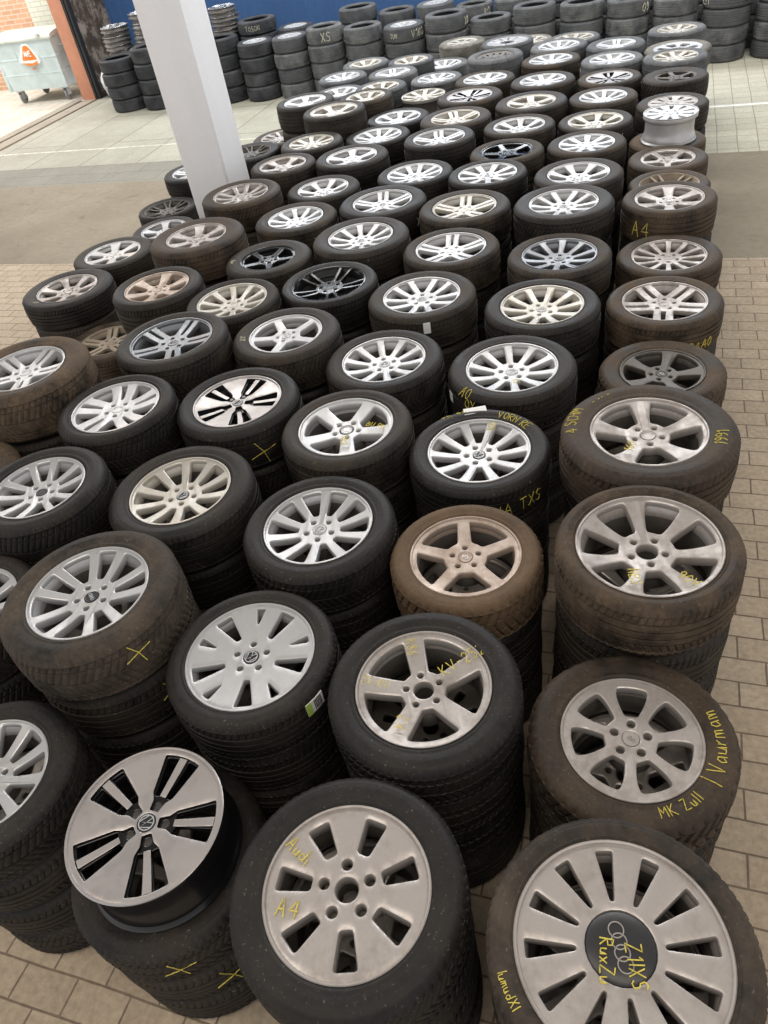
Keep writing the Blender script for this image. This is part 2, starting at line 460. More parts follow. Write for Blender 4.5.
S['twin-wave'] = dict(n=5, offs=[(-.024, -.062), (.020, .022)], ri=.056, ro=.196, wi=.038, wo=.052, swirl=.12, dish=.014, thick=.028, words='wavy ten-spoke', round=3)
S['twelve-spoke'] = dict(n=12, ri=.055, ro=.199, wi=.020, wo=.034, dish=.018, thick=.026, words='twelve-spoke')
S['v-spoke'] = dict(n=5, offs=[(-.030, -.030), (.030, .030)], ri=.060, ro=.200, wi=.034, wo=.040, dish=.018, thick=.028, words='five double-spoke')
S['turbine'] = dict(n=5, words='bladed', dish=.014, thick=.030, bev=.004, wins=[
    dict(r1=.088, w1=.018, r2=.194, w2=.058, o1=.000, o2=.006, sw=0), dict(r1=.130, w1=.004, r2=.194, w2=.030, o1=.0, o2=-.004, ph=-.66, sw=0)])
S['seven-slot'] = dict(n=7, words='seven-slot', dish=.004, thick=.050, hub='open', bev=.009, round=2, lugr=.013, lugp=.0615, hubr=.029, wins=[dict(r1=.095, w1=.031, r2=.183, w2=.057)])
S['twelve-slot'] = dict(n=12, words='twelve-slot', dish=.003, thick=.034, hub='big', bev=.004, round=1, wins=[dict(r1=.088, w1=.008, r2=.191, w2=.037)])
S['aero'] = dict(n=5, words='slotted two-tone', dish=.010, thick=.014, round=1, bev=.002, black=True, lug=0, rings=True, wins=[
    dict(pts=[(.036, .026), (.064, .036), (.086, .064), (.192, .112)])],
    under=[dict(r1=.080, w1=.018, r2=.188, w2=.034, o1=.0185, o2=.034), dict(r1=.080, w1=.018, r2=.188, w2=.034, o1=-.0185, o2=-.034)])
S['ten-hole'] = dict(n=10, words='ten-slot', dish=.004, thick=.03, round=2, wins=[dict(r1=.100, w1=.014, r2=.186, w2=.040)])
S['steel'] = dict(n=12, words='steel', dish=.02, thick=.02, round=3, wins=[dict(r1=.125, w1=.024, r2=.165, w2=.030)])

def hub_z(s): return .2005 - s['dish']

_rim = {}
def rim_mesh(style, color, loose=False):
    key = (style, color, loose)
    if key in _rim: return _rim[key]
    s = S[style]; bev = s.get('bev', .0032)
    Rp = R0-.0045
    loops = [circle(Rp, 96)]
    loops += plate_windows(s) if 'wins' in s else spoke_windows(s)
    hubr = s['hubr'] if 'hubr' in s else {'open': .031, 'big': .070}.get(s.get('hub'), .026)
    lugr = s.get('lugr', .0105 if bev < .0055 else .0095); lugp = s.get('lugp', max(.052, hubr+2*bev+lugr+.0012))
    if s.get('hub') != 'big' and 'under' not in s:
        for k in range(5): loops.append(circle(lugr, 14, *pol(lugp, 2*PI*k/5 + s.get('lug', PI/5))))
    loops.append(circle(s['hubr'] if 'hubr' in s else {'open': .031, 'big': .070}.get(s.get('hub'), .026), 28))
    v, f = plate(loops, s['thick'], bev)
    if 'wins' in s: v, f = refine(v, f)
    r = np.hypot(v[:, 0], v[:, 1]); t = np.clip(r/Rp, 0, 1)
    top = .2005
    prof = -s['dish']*(1-np.clip((t-.25)/.72, 0, 1)**1.6)
    v[:, 2] += top + prof
    mb = MB(); mb.add(v, f)
    nface = len(f); nunder = 0
    if 'under' in s:      # a black web below the polished face, and a narrow polished bar down each pocket
        lo = [circle(Rp-.004, 72)] + plate_windows(dict(n=5, wins=s['under'], round=1)) + [circle(.0105, 14, *pol(.050, 2*PI*k/5)) for k in range(5)] + [circle(.026, 28)]
        v2, f2 = plate(lo, .016, .0025); v2[:, 2] += top-.011-s['dish']*(1-np.clip((np.hypot(v2[:, 0], v2[:, 1])/Rp-.25)/.72, 0, 1)**1.6)
        mb.add(v2, f2); nunder = len(f2)
        for k in range(5):
            c, q = math.cos(2*PI*k/5), math.sin(2*PI*k/5)
            lp = [(x*c-y*q, x*q+y*c) for x, y in resample([(.076, -.0095), (.190, -.0125), (.190, .0125), (.076, .0095)], .02)]
            v3, f3 = plate([[(p[0], p[1]) for p in lp]], .010, .0015); v3[:, 2] += top-.003-s['dish']*(1-np.clip((np.hypot(v3[:, 0], v3[:, 1])/Rp-.25)/.72, 0, 1)**1.6)
            mb.add(v3, f3)
    nall = len(mb.f)
    # lip and barrel, with their own thickness
    R = R0
    lip = [(R-.004, .1985), (R-.0015, .2050), (R-.004, .2070), (R-.0085, .2062), (R-.0105, .2000), (R-.015, .187), (R-.027, .170), (R-.031, .150),
           (R-.035, .120), (R-.035, .080), (R-.022, .050), (R-.014, .030), (R-.006, .016), (R-.002, .008), (R+.001, .004), (R+.002, .0085), (R-.002, .014),
           (R-.008, .020), (R-.009, .035), (R-.017, .052), (R-.030, .082), (R-.030, .118), (R-.026, .148), (R-.021, .168), (R-.009, .186), (R-.006, .196)]
    if loose:
        lip = [(r if not (.025 < z < .18) else max(r, R-.024 if i > 13 else R-.030), z) for i, (r, z) in enumerate(lip)]
        lip = [(r - (.004 if (i <= 13 and .03 < z < .17) else 0), z) for i, (r, z) in enumerate(lip)]
    mb.lathe(lip, 96, closed=True)
    nlip = len(mb.f); nbody = nall
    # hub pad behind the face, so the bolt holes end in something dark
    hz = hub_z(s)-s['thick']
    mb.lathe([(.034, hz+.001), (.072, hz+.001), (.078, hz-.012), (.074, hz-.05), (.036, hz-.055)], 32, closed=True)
    me = bpy.data.meshes.new('rim')
    me.from_pydata([tuple(map(float, q)) for q in mb.v], [], mb.f)
    two = s.get('black')
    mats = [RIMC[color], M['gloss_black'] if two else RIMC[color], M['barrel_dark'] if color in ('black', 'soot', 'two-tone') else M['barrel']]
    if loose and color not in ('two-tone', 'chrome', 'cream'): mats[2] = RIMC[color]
    for m in mats: me.materials.append(m)
    me.update()
    nz = np.empty(len(me.polygons)*3); me.polygons.foreach_get('normal', nz); nz = nz.reshape(-1, 3)[:, 2]
    idx = np.zeros(len(me.polygons), np.int32)
    if two:
        idx[:nall] = np.where(nz[:nall] > .80, 0, 1)
        idx[nface:nface+nunder] = 1
    # barrel inside and the hub pad, toned dark for shade in the recess
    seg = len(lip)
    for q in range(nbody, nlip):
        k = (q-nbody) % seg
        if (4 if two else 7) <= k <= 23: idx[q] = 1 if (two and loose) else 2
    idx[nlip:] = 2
    me.polygons.foreach_set('material_index', idx)
    finish(me, 32)
    _rim[key] = me
    return me

_cap = {}
def cap_mesh(kind, color):
    key = (kind, color)
    if key in _cap: return _cap[key]
    mb = MB()
    if kind == 'big':
        mb.lathe([(.0005, .003), (.04, .0025), (.062, .001), (.0685, -.003), (.0690, -.012), (.0005, -.012)], 48)
    else:
        mb.lathe([(.0005, -.001), (.020, -.0012), (.0225, .0006), (.0250, .0004), (.0262, -.003), (.0262, -.016), (.0005, -.016)], 32)
    me = mb.mesh('center_cap', M['cap_dark'] if color == 'dark' else RIMC[color], 30)
    _cap[key] = me
    return me

_em = {}
def emblem_mesh(kind):
    if kind in _em: return _em[kind]
    mb = MB(); z = .0012
    if kind == 'vw':
        R = .0205; w = .0016
        mb.tube([(R*math.cos(2*PI*k/32), R*math.sin(2*PI*k/32), z) for k in range(32)], w, 6, True)
        V = lambda *p: mb.tube([(x*R, y*R, z) for x, y in p], w, 6)
        V((-.38, .92), (0, .12), (.38, .92)); V((-.86, .50), (-.40, -.86), (0, -.06), (.40, -.86), (.86, .50))
        me = mb.mesh('emblem', RIMC['bright'])
    elif kind == 'rings':
        for i in range(4):
            c = (i-1.5)*.0086
            mb.tube([(c+.0060*math.cos(2*PI*k/20), .0060*math.sin(2*PI*k/20), z) for k in range(20)], .0010, 6, True)
        me = mb.mesh('emblem', M['chrome'])
    elif kind == 'rings big':
        for i in range(4):
            c = (i-1.5)*.0215
            mb.tube([(c+.0150*math.cos(2*PI*k/28), .0150*math.sin(2*PI*k/28), .0030) for k in range(28)], .0014, 6, True)
        me = mb.mesh('emblem', RIMC['dull'])
    else:   # plain bar or oval
        mb.tube([(.011*math.cos(2*PI*k/20), .007*math.sin(2*PI*k/20), z) for k in range(20)], .0012, 6, True)
        mb.tube([(-.010, 0, z), (.010, 0, z)], .0011, 6)
        me = mb.mesh('emblem', M['chrome'])
    _em[kind] = me
    return me

# ------------------------------------------------------------------ chalk writing
GL = {
 'A': [[(0, 0), (.3, 1), (.6, 0)], [(.12, .38), (.5, .38)]], 'B': [[(0, 0), (0, 1), (.42, .9), (.42, .6), (.05, .52), (.5, .4), (.48, .06), (0, 0)]],
 'C': [[(.55, .85), (.3, 1), (.05, .7), (.05, .3), (.3, 0), (.55, .15)]], 'D': [[(0, 0), (0, 1), (.35, .95), (.55, .6), (.5, .25), (.3, 0), (0, 0)]],
 'E': [[(.5, 1), (0, 1), (0, 0), (.5, 0)], [(0, .52), (.4, .52)]], 'H': [[(0, 0), (0, 1)], [(.5, 0), (.5, 1)], [(0, .5), (.5, .5)]],
 'I': [[(.2, 0), (.2, 1)]], 'K': [[(0, 0), (0, 1)], [(.5, 1), (.05, .5), (.55, 0)]], 'L': [[(0, 1), (0, 0), (.45, 0)]],
 'M': [[(0, 0), (.05, 1), (.32, .4), (.6, 1), (.66, 0)]], 'N': [[(0, 0), (0, 1), (.5, 0), (.5, 1)]], 'O': [[(.3, 1), (.02, .65), (.05, .25), (.3, 0), (.55, .3), (.55, .7), (.3, 1)]],
 'P': [[(0, 0), (0, 1), (.45, .9), (.45, .6), (0, .48)]], 'R': [[(0, 0), (0, 1), (.45, .9), (.45, .6), (0, .5), (.5, 0)]],
 'S': [[(.52, .88), (.25, 1), (.04, .78), (.2, .55), (.48, .4), (.45, .1), (.2, 0), (0, .15)]], 'T': [[(0, 1), (.6, 1)], [(.3, 1), (.3, 0)]],
 'U': [[(0, 1), (.03, .2), (.28, 0), (.52, .2), (.55, 1)]], 'V': [[(0, 1), (.28, 0), (.56, 1)]], 'W': [[(0, 1), (.16, 0), (.35, .7), (.54, 0), (.7, 1)]],
 'X': [[(0, 1), (.55, 0)], [(.55, 1), (0, 0)]], 'Z': [[(0, 1), (.5, 1), (0, 0), (.55, 0)]],
 '0': [[(.3, 1), (.02, .65), (.05, .25), (.3, 0), (.52, .3), (.52, .7), (.3, 1)]], '1': [[(.05, .75), (.25, 1), (.25, 0)]],
 '2': [[(.03, .8), (.25, 1), (.5, .8), (.4, .5), (0, 0), (.55, 0)]], '3': [[(.03, .9), (.4, 1), (.45, .7), (.2, .55), (.5, .35), (.4, .03), (0, .08)]],
 '4': [[(.42, 0), (.42, 1), (0, .35), (.58, .35)]], '5': [[(.5, 1), (.08, 1), (.05, .58), (.4, .6), (.5, .3), (.3, 0), (0, .08)]],
 '6': [[(.45, .95), (.15, .7), (.03, .3), (.2, 0), (.48, .15), (.45, .45), (.1, .42)]], '8': [[(.28, .52), (.06, .78), (.28, 1), (.5, .78), (.28, .52), (.02, .25), (.28, 0), (.55, .25), (.28, .52)]],
 '9': [[(.48, .6), (.2, .5), (.05, .75), (.25, 1), (.48, .85), (.45, .3), (.2, 0)]], '-': [[(.05, .5), (.45, .5)]], '|': [[(.2, -.1), (.2, 1.1)]], ' ': [],
 'a': [[(.42, .45), (.2, .5), (.03, .25), (.15, 0), (.4, .15), (.42, .48), (.46, 0)]], 'u': [[(0, .5), (.05, .05), (.3, .02), (.4, .5), (.42, 0)]],
 'd': [[(.42, .4), (.15, .45), (.03, .2), (.2, 0), (.42, .15), (.44, 1), (.46, 0)]], 'i': [[(.1, .5), (.12, 0)], [(.1, .72), (.11, .8)]],
 'n': [[(0, 0), (.02, .5), (.02, .3), (.25, .5), (.38, .35), (.4, 0)]], 'm': [[(0, 0), (.02, .5), (.2, .5), (.25, 0), (.27, .45), (.45, .5), (.5, 0)]],
 'r': [[(0, 0), (.03, .5), (.05, .3), (.3, .52)]], 'h': [[(0, 1), (0, 0), (.02, .35), (.25, .5), (.38, .3), (.4, 0)]], 'l': [[(.1, 1), (.1, 0)]], 'x': [[(0, .5), (.4, 0)], [(.4, .5), (0, 0)]],
}
def strokes(text, h, rng):
    """strokes of a word in its own plane, baseline from x = 0; returns the strokes and the width"""
    x = 0; out = []
    for ch in text:
        g = GL[ch]; w = 0
        dy = rng.uniform(-.05, .05)
        for st in g:
            pts = [(x + px*h*.9 + rng.uniform(-.03, .03)*h, (py+dy)*h + rng.uniform(-.03, .03)*h) for px, py in st]
            den = []
            for a, b in zip(pts, pts[1:]):
                for k in range(3): den.append((a[0]+(b[0]-a[0])*k/3, a[1]+(b[1]-a[1])*k/3))
            den.append(pts[-1]); out.append(den)
            w = max(w, max(p[0] for p in st))
        x += (w if g else .3)*h*.9 + .20*h
    return out, x - .2*h

def chalk(parent, text, h, r=.0028, mode='side', ang=0, rad=.27, z=None, flip=False, R=.30, W=W0, sxy=1.0, mat='chalk', name='chalk_writing', seed=3, rot=0.0, xs=None):
    """mode side: round the sidewall; tread: round the tread; flat: in a plane at height z with its own direction rot"""
    rng = random.Random(seed)
    st, w = xs if xs else strokes(text, h, rng)
    mb = MB(); rw = r*.72
    for s_ in st:
        P = []; r = rw
        for x, y in s_:
            u = x - w/2; v = y - h/2
            if mode == 'side':
                rr = rad + (v if flip else -v); a = ang + (-u if flip else u)/rad
                # seen from above, letter tops point inwards (or outwards when flipped)
                zz = side_z(min(rr/sxy, R/sxy*.995), R/sxy)*W/W0 + .0008
                P.append((rr*math.cos(a), rr*math.sin(a), zz))
            elif mode == 'tread':
                a = ang + u/R; xz = (z+v-W/2)/(W*.36)
                P.append(((R+.0012-.006*xz*xz)*math.cos(a), (R+.0012-.006*xz*xz)*math.sin(a), z + v))
            else:
                c, q = math.cos(rot), math.sin(rot)
                bx, by = pol(rad, ang)
                P.append((bx + u*c - v*q, by + u*q + v*c, z))
        mb.tube(P, r, 5)
    return link(name, mb.mesh(name, M[mat]), parent)
# ------------------------------------------------------------------ the field of stacked wheels
# style, colour, rubber, tread, pixel of one spoke (fixes the turn of the rim), cap, emblem
T = {
'A1': ('twelve-slot', 'dull', 'rub_worn', 'summer', (559, 858), 'big', 'rings big'),
'A2': ('seven-star', 'dull', 'rub_brown', 'block', (631, 788), 'rim', 'oval'),
'A3': ('seven-spoke', 'dull', 'rub_brown', 'summer', (637, 504), None, None),
'A4': ('five-flare', 'dull', 'rub_brown', 'summer', (641.5, 403), 'rim', None),
'A5': ('five-flare', 'soot', 'rub_brown', 'block', (667, 358), 'rim', 'oval'),
'A6': ('v-spoke', 'dull', 'rub_brown', 'summer', (663.5, 315), 'rim', 'oval'),
'A7': ('twelve-spoke', 'dull', 'rub_brown', 'winter', (669, 240), 'rim', None),
'A8': ('six-spoke', 'dull', 'rub_brown', 'summer', (669, 184), 'rim', 'oval'),
'A9': ('thin-double', 'tan', 'rub_brown', 'summer', (651, 172), 'rim', None),
'A10': ('five-star', 'dull', 'rub_brown', 'winter', (668, 163), 'rim', None),
'A12': ('ten-hole', 'dull', 'rub_worn', 'summer', None, 'rim', None),
'A13': ('five-star', 'soot', 'rub_worn', 'block', None, 'rim', None),
'A14': ('nine-spoke', 'cream', 'rub_grey', 'summer', None, 'rim', None),
'A15': ('seven-star', 'bright', 'rub_pale', 'summer', None, 'rim', None),
'A16': ('nine-spoke', 'cream', 'rub_grey', 'summer', None, 'rim', None),
'B1': ('seven-slot', 'dull', 'rub_black', 'winter', (344, 956), None, None),
'B2': ('five-spoke', 'dull', 'rub_black', 'winter', (411.5, 632), None, None),
'B3': ('five-star', 'bronze', 'rub_tan', 'block', (463, 520), 'rim', 'oval'),
'B4': ('ten-spoke', 'silver', 'rub_black', 'summer', (491, 422), 'dark', 'vw'),
'B5': ('ten-spoke', 'silver', 'rub_black', 'summer', (515, 384), 'rim', 'vw'),
'B6': ('ten-spoke', 'cream', 'rub_black', 'summer', (548, 291), 'rim', 'vw'),
'B7': ('ten-spoke', 'dark grey', 'rub_worn', 'summer', (556, 264), 'dark', 'vw'),
'B8': ('ten-spoke v', 'silver', 'rub_worn', 'winter', (562.5, 212), 'rim', 'vw'),
'B9': ('seven-spoke', 'silver', 'rub_worn', 'summer', (575.5, 181), 'rim', None),
'B10': ('nine-spoke', 'bright', 'rub_worn', 'summer', (588, 132), 'rim', None),
'B11': ('seven-spoke', 'cream', 'rub_worn', 'summer', None, 'rim', None),
'B12': ('ten-spoke', 'bright', 'rub_worn', 'summer', None, 'rim', None),
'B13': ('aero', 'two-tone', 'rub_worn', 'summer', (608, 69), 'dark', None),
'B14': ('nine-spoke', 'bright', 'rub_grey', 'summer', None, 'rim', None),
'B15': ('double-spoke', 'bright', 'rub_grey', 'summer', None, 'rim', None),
'C1': None,
'C2': ('turbine', 'silver', 'rub_black', 'summer', (241, 693), 'dark', 'vw'),
'C3': ('ten-spoke', 'silver', 'rub_black', 'winter', (325, 489), 'rim', 'vw'),
'C4': ('five-spoke', 'silver', 'rub_worn', 'summer', (346, 450), 'rim', 'oval'),
'C5': ('ten-spoke', 'silver', 'rub_black', 'winter', (387, 377), 'rim', 'vw'),
'C6': ('ten-spoke v', 'silver', 'rub_worn', 'summer', (420, 308), 'rim', 'vw'),
'C7': ('double-spoke', 'silver', 'rub_worn', 'winter', (452.5, 233), 'rim', None),
'C8': ('double-spoke', 'cream', 'rub_worn', 'winter', (466, 195), 'rim', None),
'C9': ('nine-spoke', 'silver', 'rub_black', 'summer', (488, 181), 'rim', 'vw'),
'C10': ('five-star', 'black', 'rub_worn', 'summer', (500, 143), 'rim', None),
'C11': ('seven-spoke', 'silver', 'rub_worn', 'summer', None, 'rim', None),
'C12': ('five-spoke', 'cream', 'rub_worn', 'summer', None, 'rim', None),
'C13': ('nine-spoke', 'bright', 'rub_worn', 'summer', None, 'rim', None),
'C14': ('nine-spoke', 'bright', 'rub_worn', 'summer', None, 'rim', None),
'C15': ('ten-spoke', 'bright', 'rub_grey', 'summer', None, 'rim', None),
'C16': ('nine-spoke', 'cream', 'rub_grey', 'summer', None, 'rim', None),
'D1': ('ten-spoke', 'silver', 'rub_black', 'winter', (40, 775), 'dark', 'vw'),
'D2': ('ten-spoke v', 'silver', 'rub_worn', 'winter', (105, 551), 'dark', 'rings'),
'D3': ('ten-spoke', 'cream', 'rub_black', 'summer', (184.5, 460), 'dark', 'vw'),
'D4': ('aero', 'two-tone', 'rub_black', 'summer', (239, 419), 'dark', 'vw'),
'D5': ('five-star', 'silver', 'rub_worn', 'winter', (273, 349), 'rim', 'oval'),
'D6': ('thin-double', 'black', 'rub_black', 'summer', (331.5, 295), 'dark', None),
'D7': ('ten-spoke', 'silver', 'rub_worn', 'summer', (359, 222), 'rim', 'vw'),
'D8': ('double-spoke', 'silver', 'rub_black', 'summer', (383, 189), 'rim', 'vw'),
'D9': ('ten-spoke v', 'bright', 'rub_black', 'summer', (414, 162), 'rim', 'vw'),
'D10': ('double-spoke', 'silver', 'rub_black', 'summer', (438, 128), 'rim', None),
'D11': ('double-spoke', 'cream', 'rub_worn', 'summer', (452, 109), 'rim', None),
'D12': ('aero', 'two-tone', 'rub_worn', 'summer', None, 'dark', None),
'D13': ('nine-spoke', 'bright', 'rub_worn', 'summer', None, 'rim', None),
'D14': ('steel', 'soot', 'rub_grey', 'summer', None, 'rim', None),
'D15': ('twelve-slot', 'silver', 'rub_grey', 'summer', None, 'dark', None),
'D16': ('nine-spoke', 'cream', 'rub_pale', 'summer', None, 'rim', None),
'E1': ('ten-spoke', 'silver', 'rub_black', 'winter', None, 'rim', None),
'E2': ('ten-spoke v', 'silver', 'rub_black', 'winter', (42, 457), 'dark', None),
'E3': ('twin-wave', 'silver', 'rub_black', 'winter', (124, 382), 'rim', None),
'E4': ('double-spoke', 'dark grey', 'rub_worn', 'winter', (171, 357), 'dark', 'vw'),
'E5': ('ten-spoke', 'cream', 'rub_black', 'summer', (232, 283), 'rim', None),
'E6': ('five-star', 'black', 'rub_worn', 'summer', (268, 268), 'rim', 'vw'),
'E7': ('ten-spoke', 'bright', 'rub_worn', 'summer', (293, 205.5), 'rim', None),
'E8': ('seven-spoke', 'silver', 'rub_black', 'summer', (323, 196), 'rim', None),
'E9': ('five-flare', 'silver', 'rub_black', 'summer', (352, 146), 'rim', None),
'E10': ('ten-spoke', 'bright', 'rub_black', 'summer', (376, 142), 'rim', None),
'E11': ('seven-spoke', 'bright', 'rub_black', 'summer', None, 'rim', None),
'E12': None,
'E13': ('nine-spoke', 'bright', 'rub_grey', 'summer', None, 'rim', None),
'E14': ('ten-spoke', 'bright', 'rub_grey', 'summer', None, 'rim', None),
'E15': ('seven-star', 'cream', 'rub_pale', 'summer', None, 'rim', None),
'F1': ('double-spoke', 'silver', 'rub_brown', 'summer', None, 'rim', None),
'F2': ('double-spoke', 'silver', 'rub_brown', 'winter', (15, 387), 'rim', None),
'F3': ('double-spoke', 'tan', 'rub_brown', 'summer', (113, 325), 'rim', None),
'F4': ('six-spoke', 'bronze', 'rub_worn', 'summer', (166, 271), 'rim', None),
'F5': ('six-spoke', 'dull', 'rub_brown', 'summer', (199, 223), 'rim', None),
'F6': ('ten-spoke v', 'dull', 'rub_brown', 'winter', (240, 183), 'rim', None),
'F7': ('five-flare', 'dull', 'rub_worn', 'summer', (283, 172), 'rim', None),
'F8': ('nine-spoke', 'cream', 'rub_worn', 'summer', (311, 134), 'rim', None),
'F9': ('five-flare', 'cream', 'rub_worn', 'winter', (326, 117), 'rim', None),
'F10': ('seven-spoke', 'cream', 'rub_worn', 'summer', None, 'rim', None),
'F11': ('seven-spoke', 'cream', 'rub_grey', 'summer', None, 'rim', None),
'F12': ('double-spoke', 'bright', 'rub_grey', 'summer', None, 'rim', None),
'F13': ('seven-spoke', 'cream', 'rub_grey', 'summer', None, 'rim', None),
'G3': ('seven-spoke', 'dull', 'rub_black', 'summer', (62, 275), 'rim', None),
'G4': ('six-spoke', 'silver', 'rub_worn', 'summer', (115, 241), 'rim', None),
'G5': ('five-flare', 'silver', 'rub_worn', 'summer', (165, 218), 'rim', None),
'G6': ('slim-v', 'soot', 'rub_black', 'summer', (167, 198), 'rim', None),
'G7': ('double-spoke', 'silver', 'rub_black', 'summer', None, 'dark', None),
'G8': ('twelve-spoke', 'dull', 'rub_brown', 'summer', None, 'rim', None),
'G8b': ('slim-v', 'soot', 'rub_black', 'summer', None, 'rim', None),
'G9': ('five-flare', 'bright', 'rub_worn', 'summer', (305, 93), 'rim', None),
'G10': ('seven-spoke', 'bright', 'rub_grey', 'summer', None, 'rim', None),
'G11': ('nine-spoke', 'bright', 'rub_grey', 'summer', None, 'rim', None),
'G12': ('seven-spoke', 'cream', 'rub_grey', 'summer', None, 'rim', None),
'A11b': None,
}
ORD = ['', 'first', 'second', 'third', 'fourth', 'fifth', 'sixth', 'seventh', 'eighth', 'ninth', 'tenth', 'eleventh', 'twelfth', 'thirteenth', 'fourteenth', 'fifteenth', 'sixteenth', 'seventeenth']
ROW = {'A': 'rightmost row', 'B': 'second row from the right', 'C': 'third row from the right', 'D': 'fourth row from the right',
       'E': 'fifth row from the right', 'F': 'sixth row from the right', 'G': 'leftmost row'}
rank = {}
for L_ in 'ABCDEFG':
    ks = sorted([k for k in POS if k[0] == L_], key=lambda k: POS[k][1])
    for i, k in enumerate(ks): rank[k] = i+1

RATIOS = [1.27, 1.33, 1.38, 1.42, 1.47, 1.53, 1.60, 1.68]
def wheel(x, y, zb, Rr, R, Wd, style, color, rub, tread, turn, cap=None, emblem=None, name='car_wheel', erot=None):
    ratio = min(RATIOS, key=lambda q: abs(q-R/Rr))
    s = Rr/R0
    st = R/(R0*ratio)               # the tyre keeps its outer size
    root = link(name, None, None, (x, y, zb))
    link('tyre', tyre_mesh(ratio, tread, rub), root, (0, 0, 0), random.uniform(0, 6.28), (st, st, Wd/W0))
    link('rim', rim_mesh(style, color), root, (0, 0, 0), turn, (s, s, Wd/W0))
    if cap:
        sc_ = S[style]
        hz = hub_z(sc_)*Wd/W0
        c = link('center_cap', cap_mesh('big' if cap == 'big' else 'std', 'dark' if cap in ('dark', 'big') else color), root, (0, 0, hz), turn, (s, s, 1))
        if cap in ('dark', 'big'): c['label'] = 'dark centre cap'
        if emblem: 
            c2 = link('emblem', emblem_mesh(emblem), c, (0, 0, 0), erot-turn if erot is not None else 0.0)
            c2['label'] = 'raised emblem'
    return root

GEN = [('ten-spoke', 'dull'), ('five-spoke', 'dull'), ('seven-spoke', 'dull'), ('double-spoke', 'dull'), ('steel', 'soot')]
TREADS = ['summer', 'winter', 'summer']
SPECIAL = {
 'A1': 'dull silver wheel with twelve slots and rings on its dark cap, nearest right corner',
 'A2': 'dirty seven-spoke wheel with wavy yellow writing round the sidewall, beside the paving',
 'A3': 'low-profile seven-spoke wheel with open hub and yellow scribbles on two lower spokes',
 'A5': 'sooty dark five-spoke wheel sunk between taller stacks beside the right-hand paving',
 'A8': 'dirty six-spoke wheel with yellow A4 chalked on its tread, beside the paving',
 'B1': 'grey wheel with seven slots and two yellow scrawls on its rim, at the front',
 'B2': 'open-hub five-spoke wheel with yellow numbers chalked on its broad silver spokes',
 'B3': 'bronze-stained five-spoke wheel in a tan muddy tyre',
 'B4': 'silver ten-spoke wheel with white paper sticker and yellow writing on its sidewall',
 'B7': 'dark grey ten-spoke wheel with silver edge, next to the rightmost row',
 'C2': 'silver bladed wheel with green and white label on its tread',
 'D2': 'silver ten-spoke wheel with four-ring cap and yellow crosses on its fat tyre',
 'D4': 'slotted two-tone wheel with a large yellow cross on its tyre, behind the ten-spokes',
 'D6': 'slim-spoked gloss black wheel in the middle of the field',
 'E3': 'silver wheel with wavy paired spokes in a deeply ribbed winter tyre',
 'E4': 'dark grey five double-spoke wheel standing high in the fifth row from the right',
 'E6': 'black five-spoke wheel in the fifth row, behind the gloss black slim-spoked one',
 'F3': 'tan dusty wheel sunk low behind the big wheel at the left edge',
 'F5': 'tall dirty six-spoke wheel just in front of the white pillar',
 'G6': 'slim-spoked dark wheel lying low just left of the white pillar',
}
TOPS = {}; LOW = {}
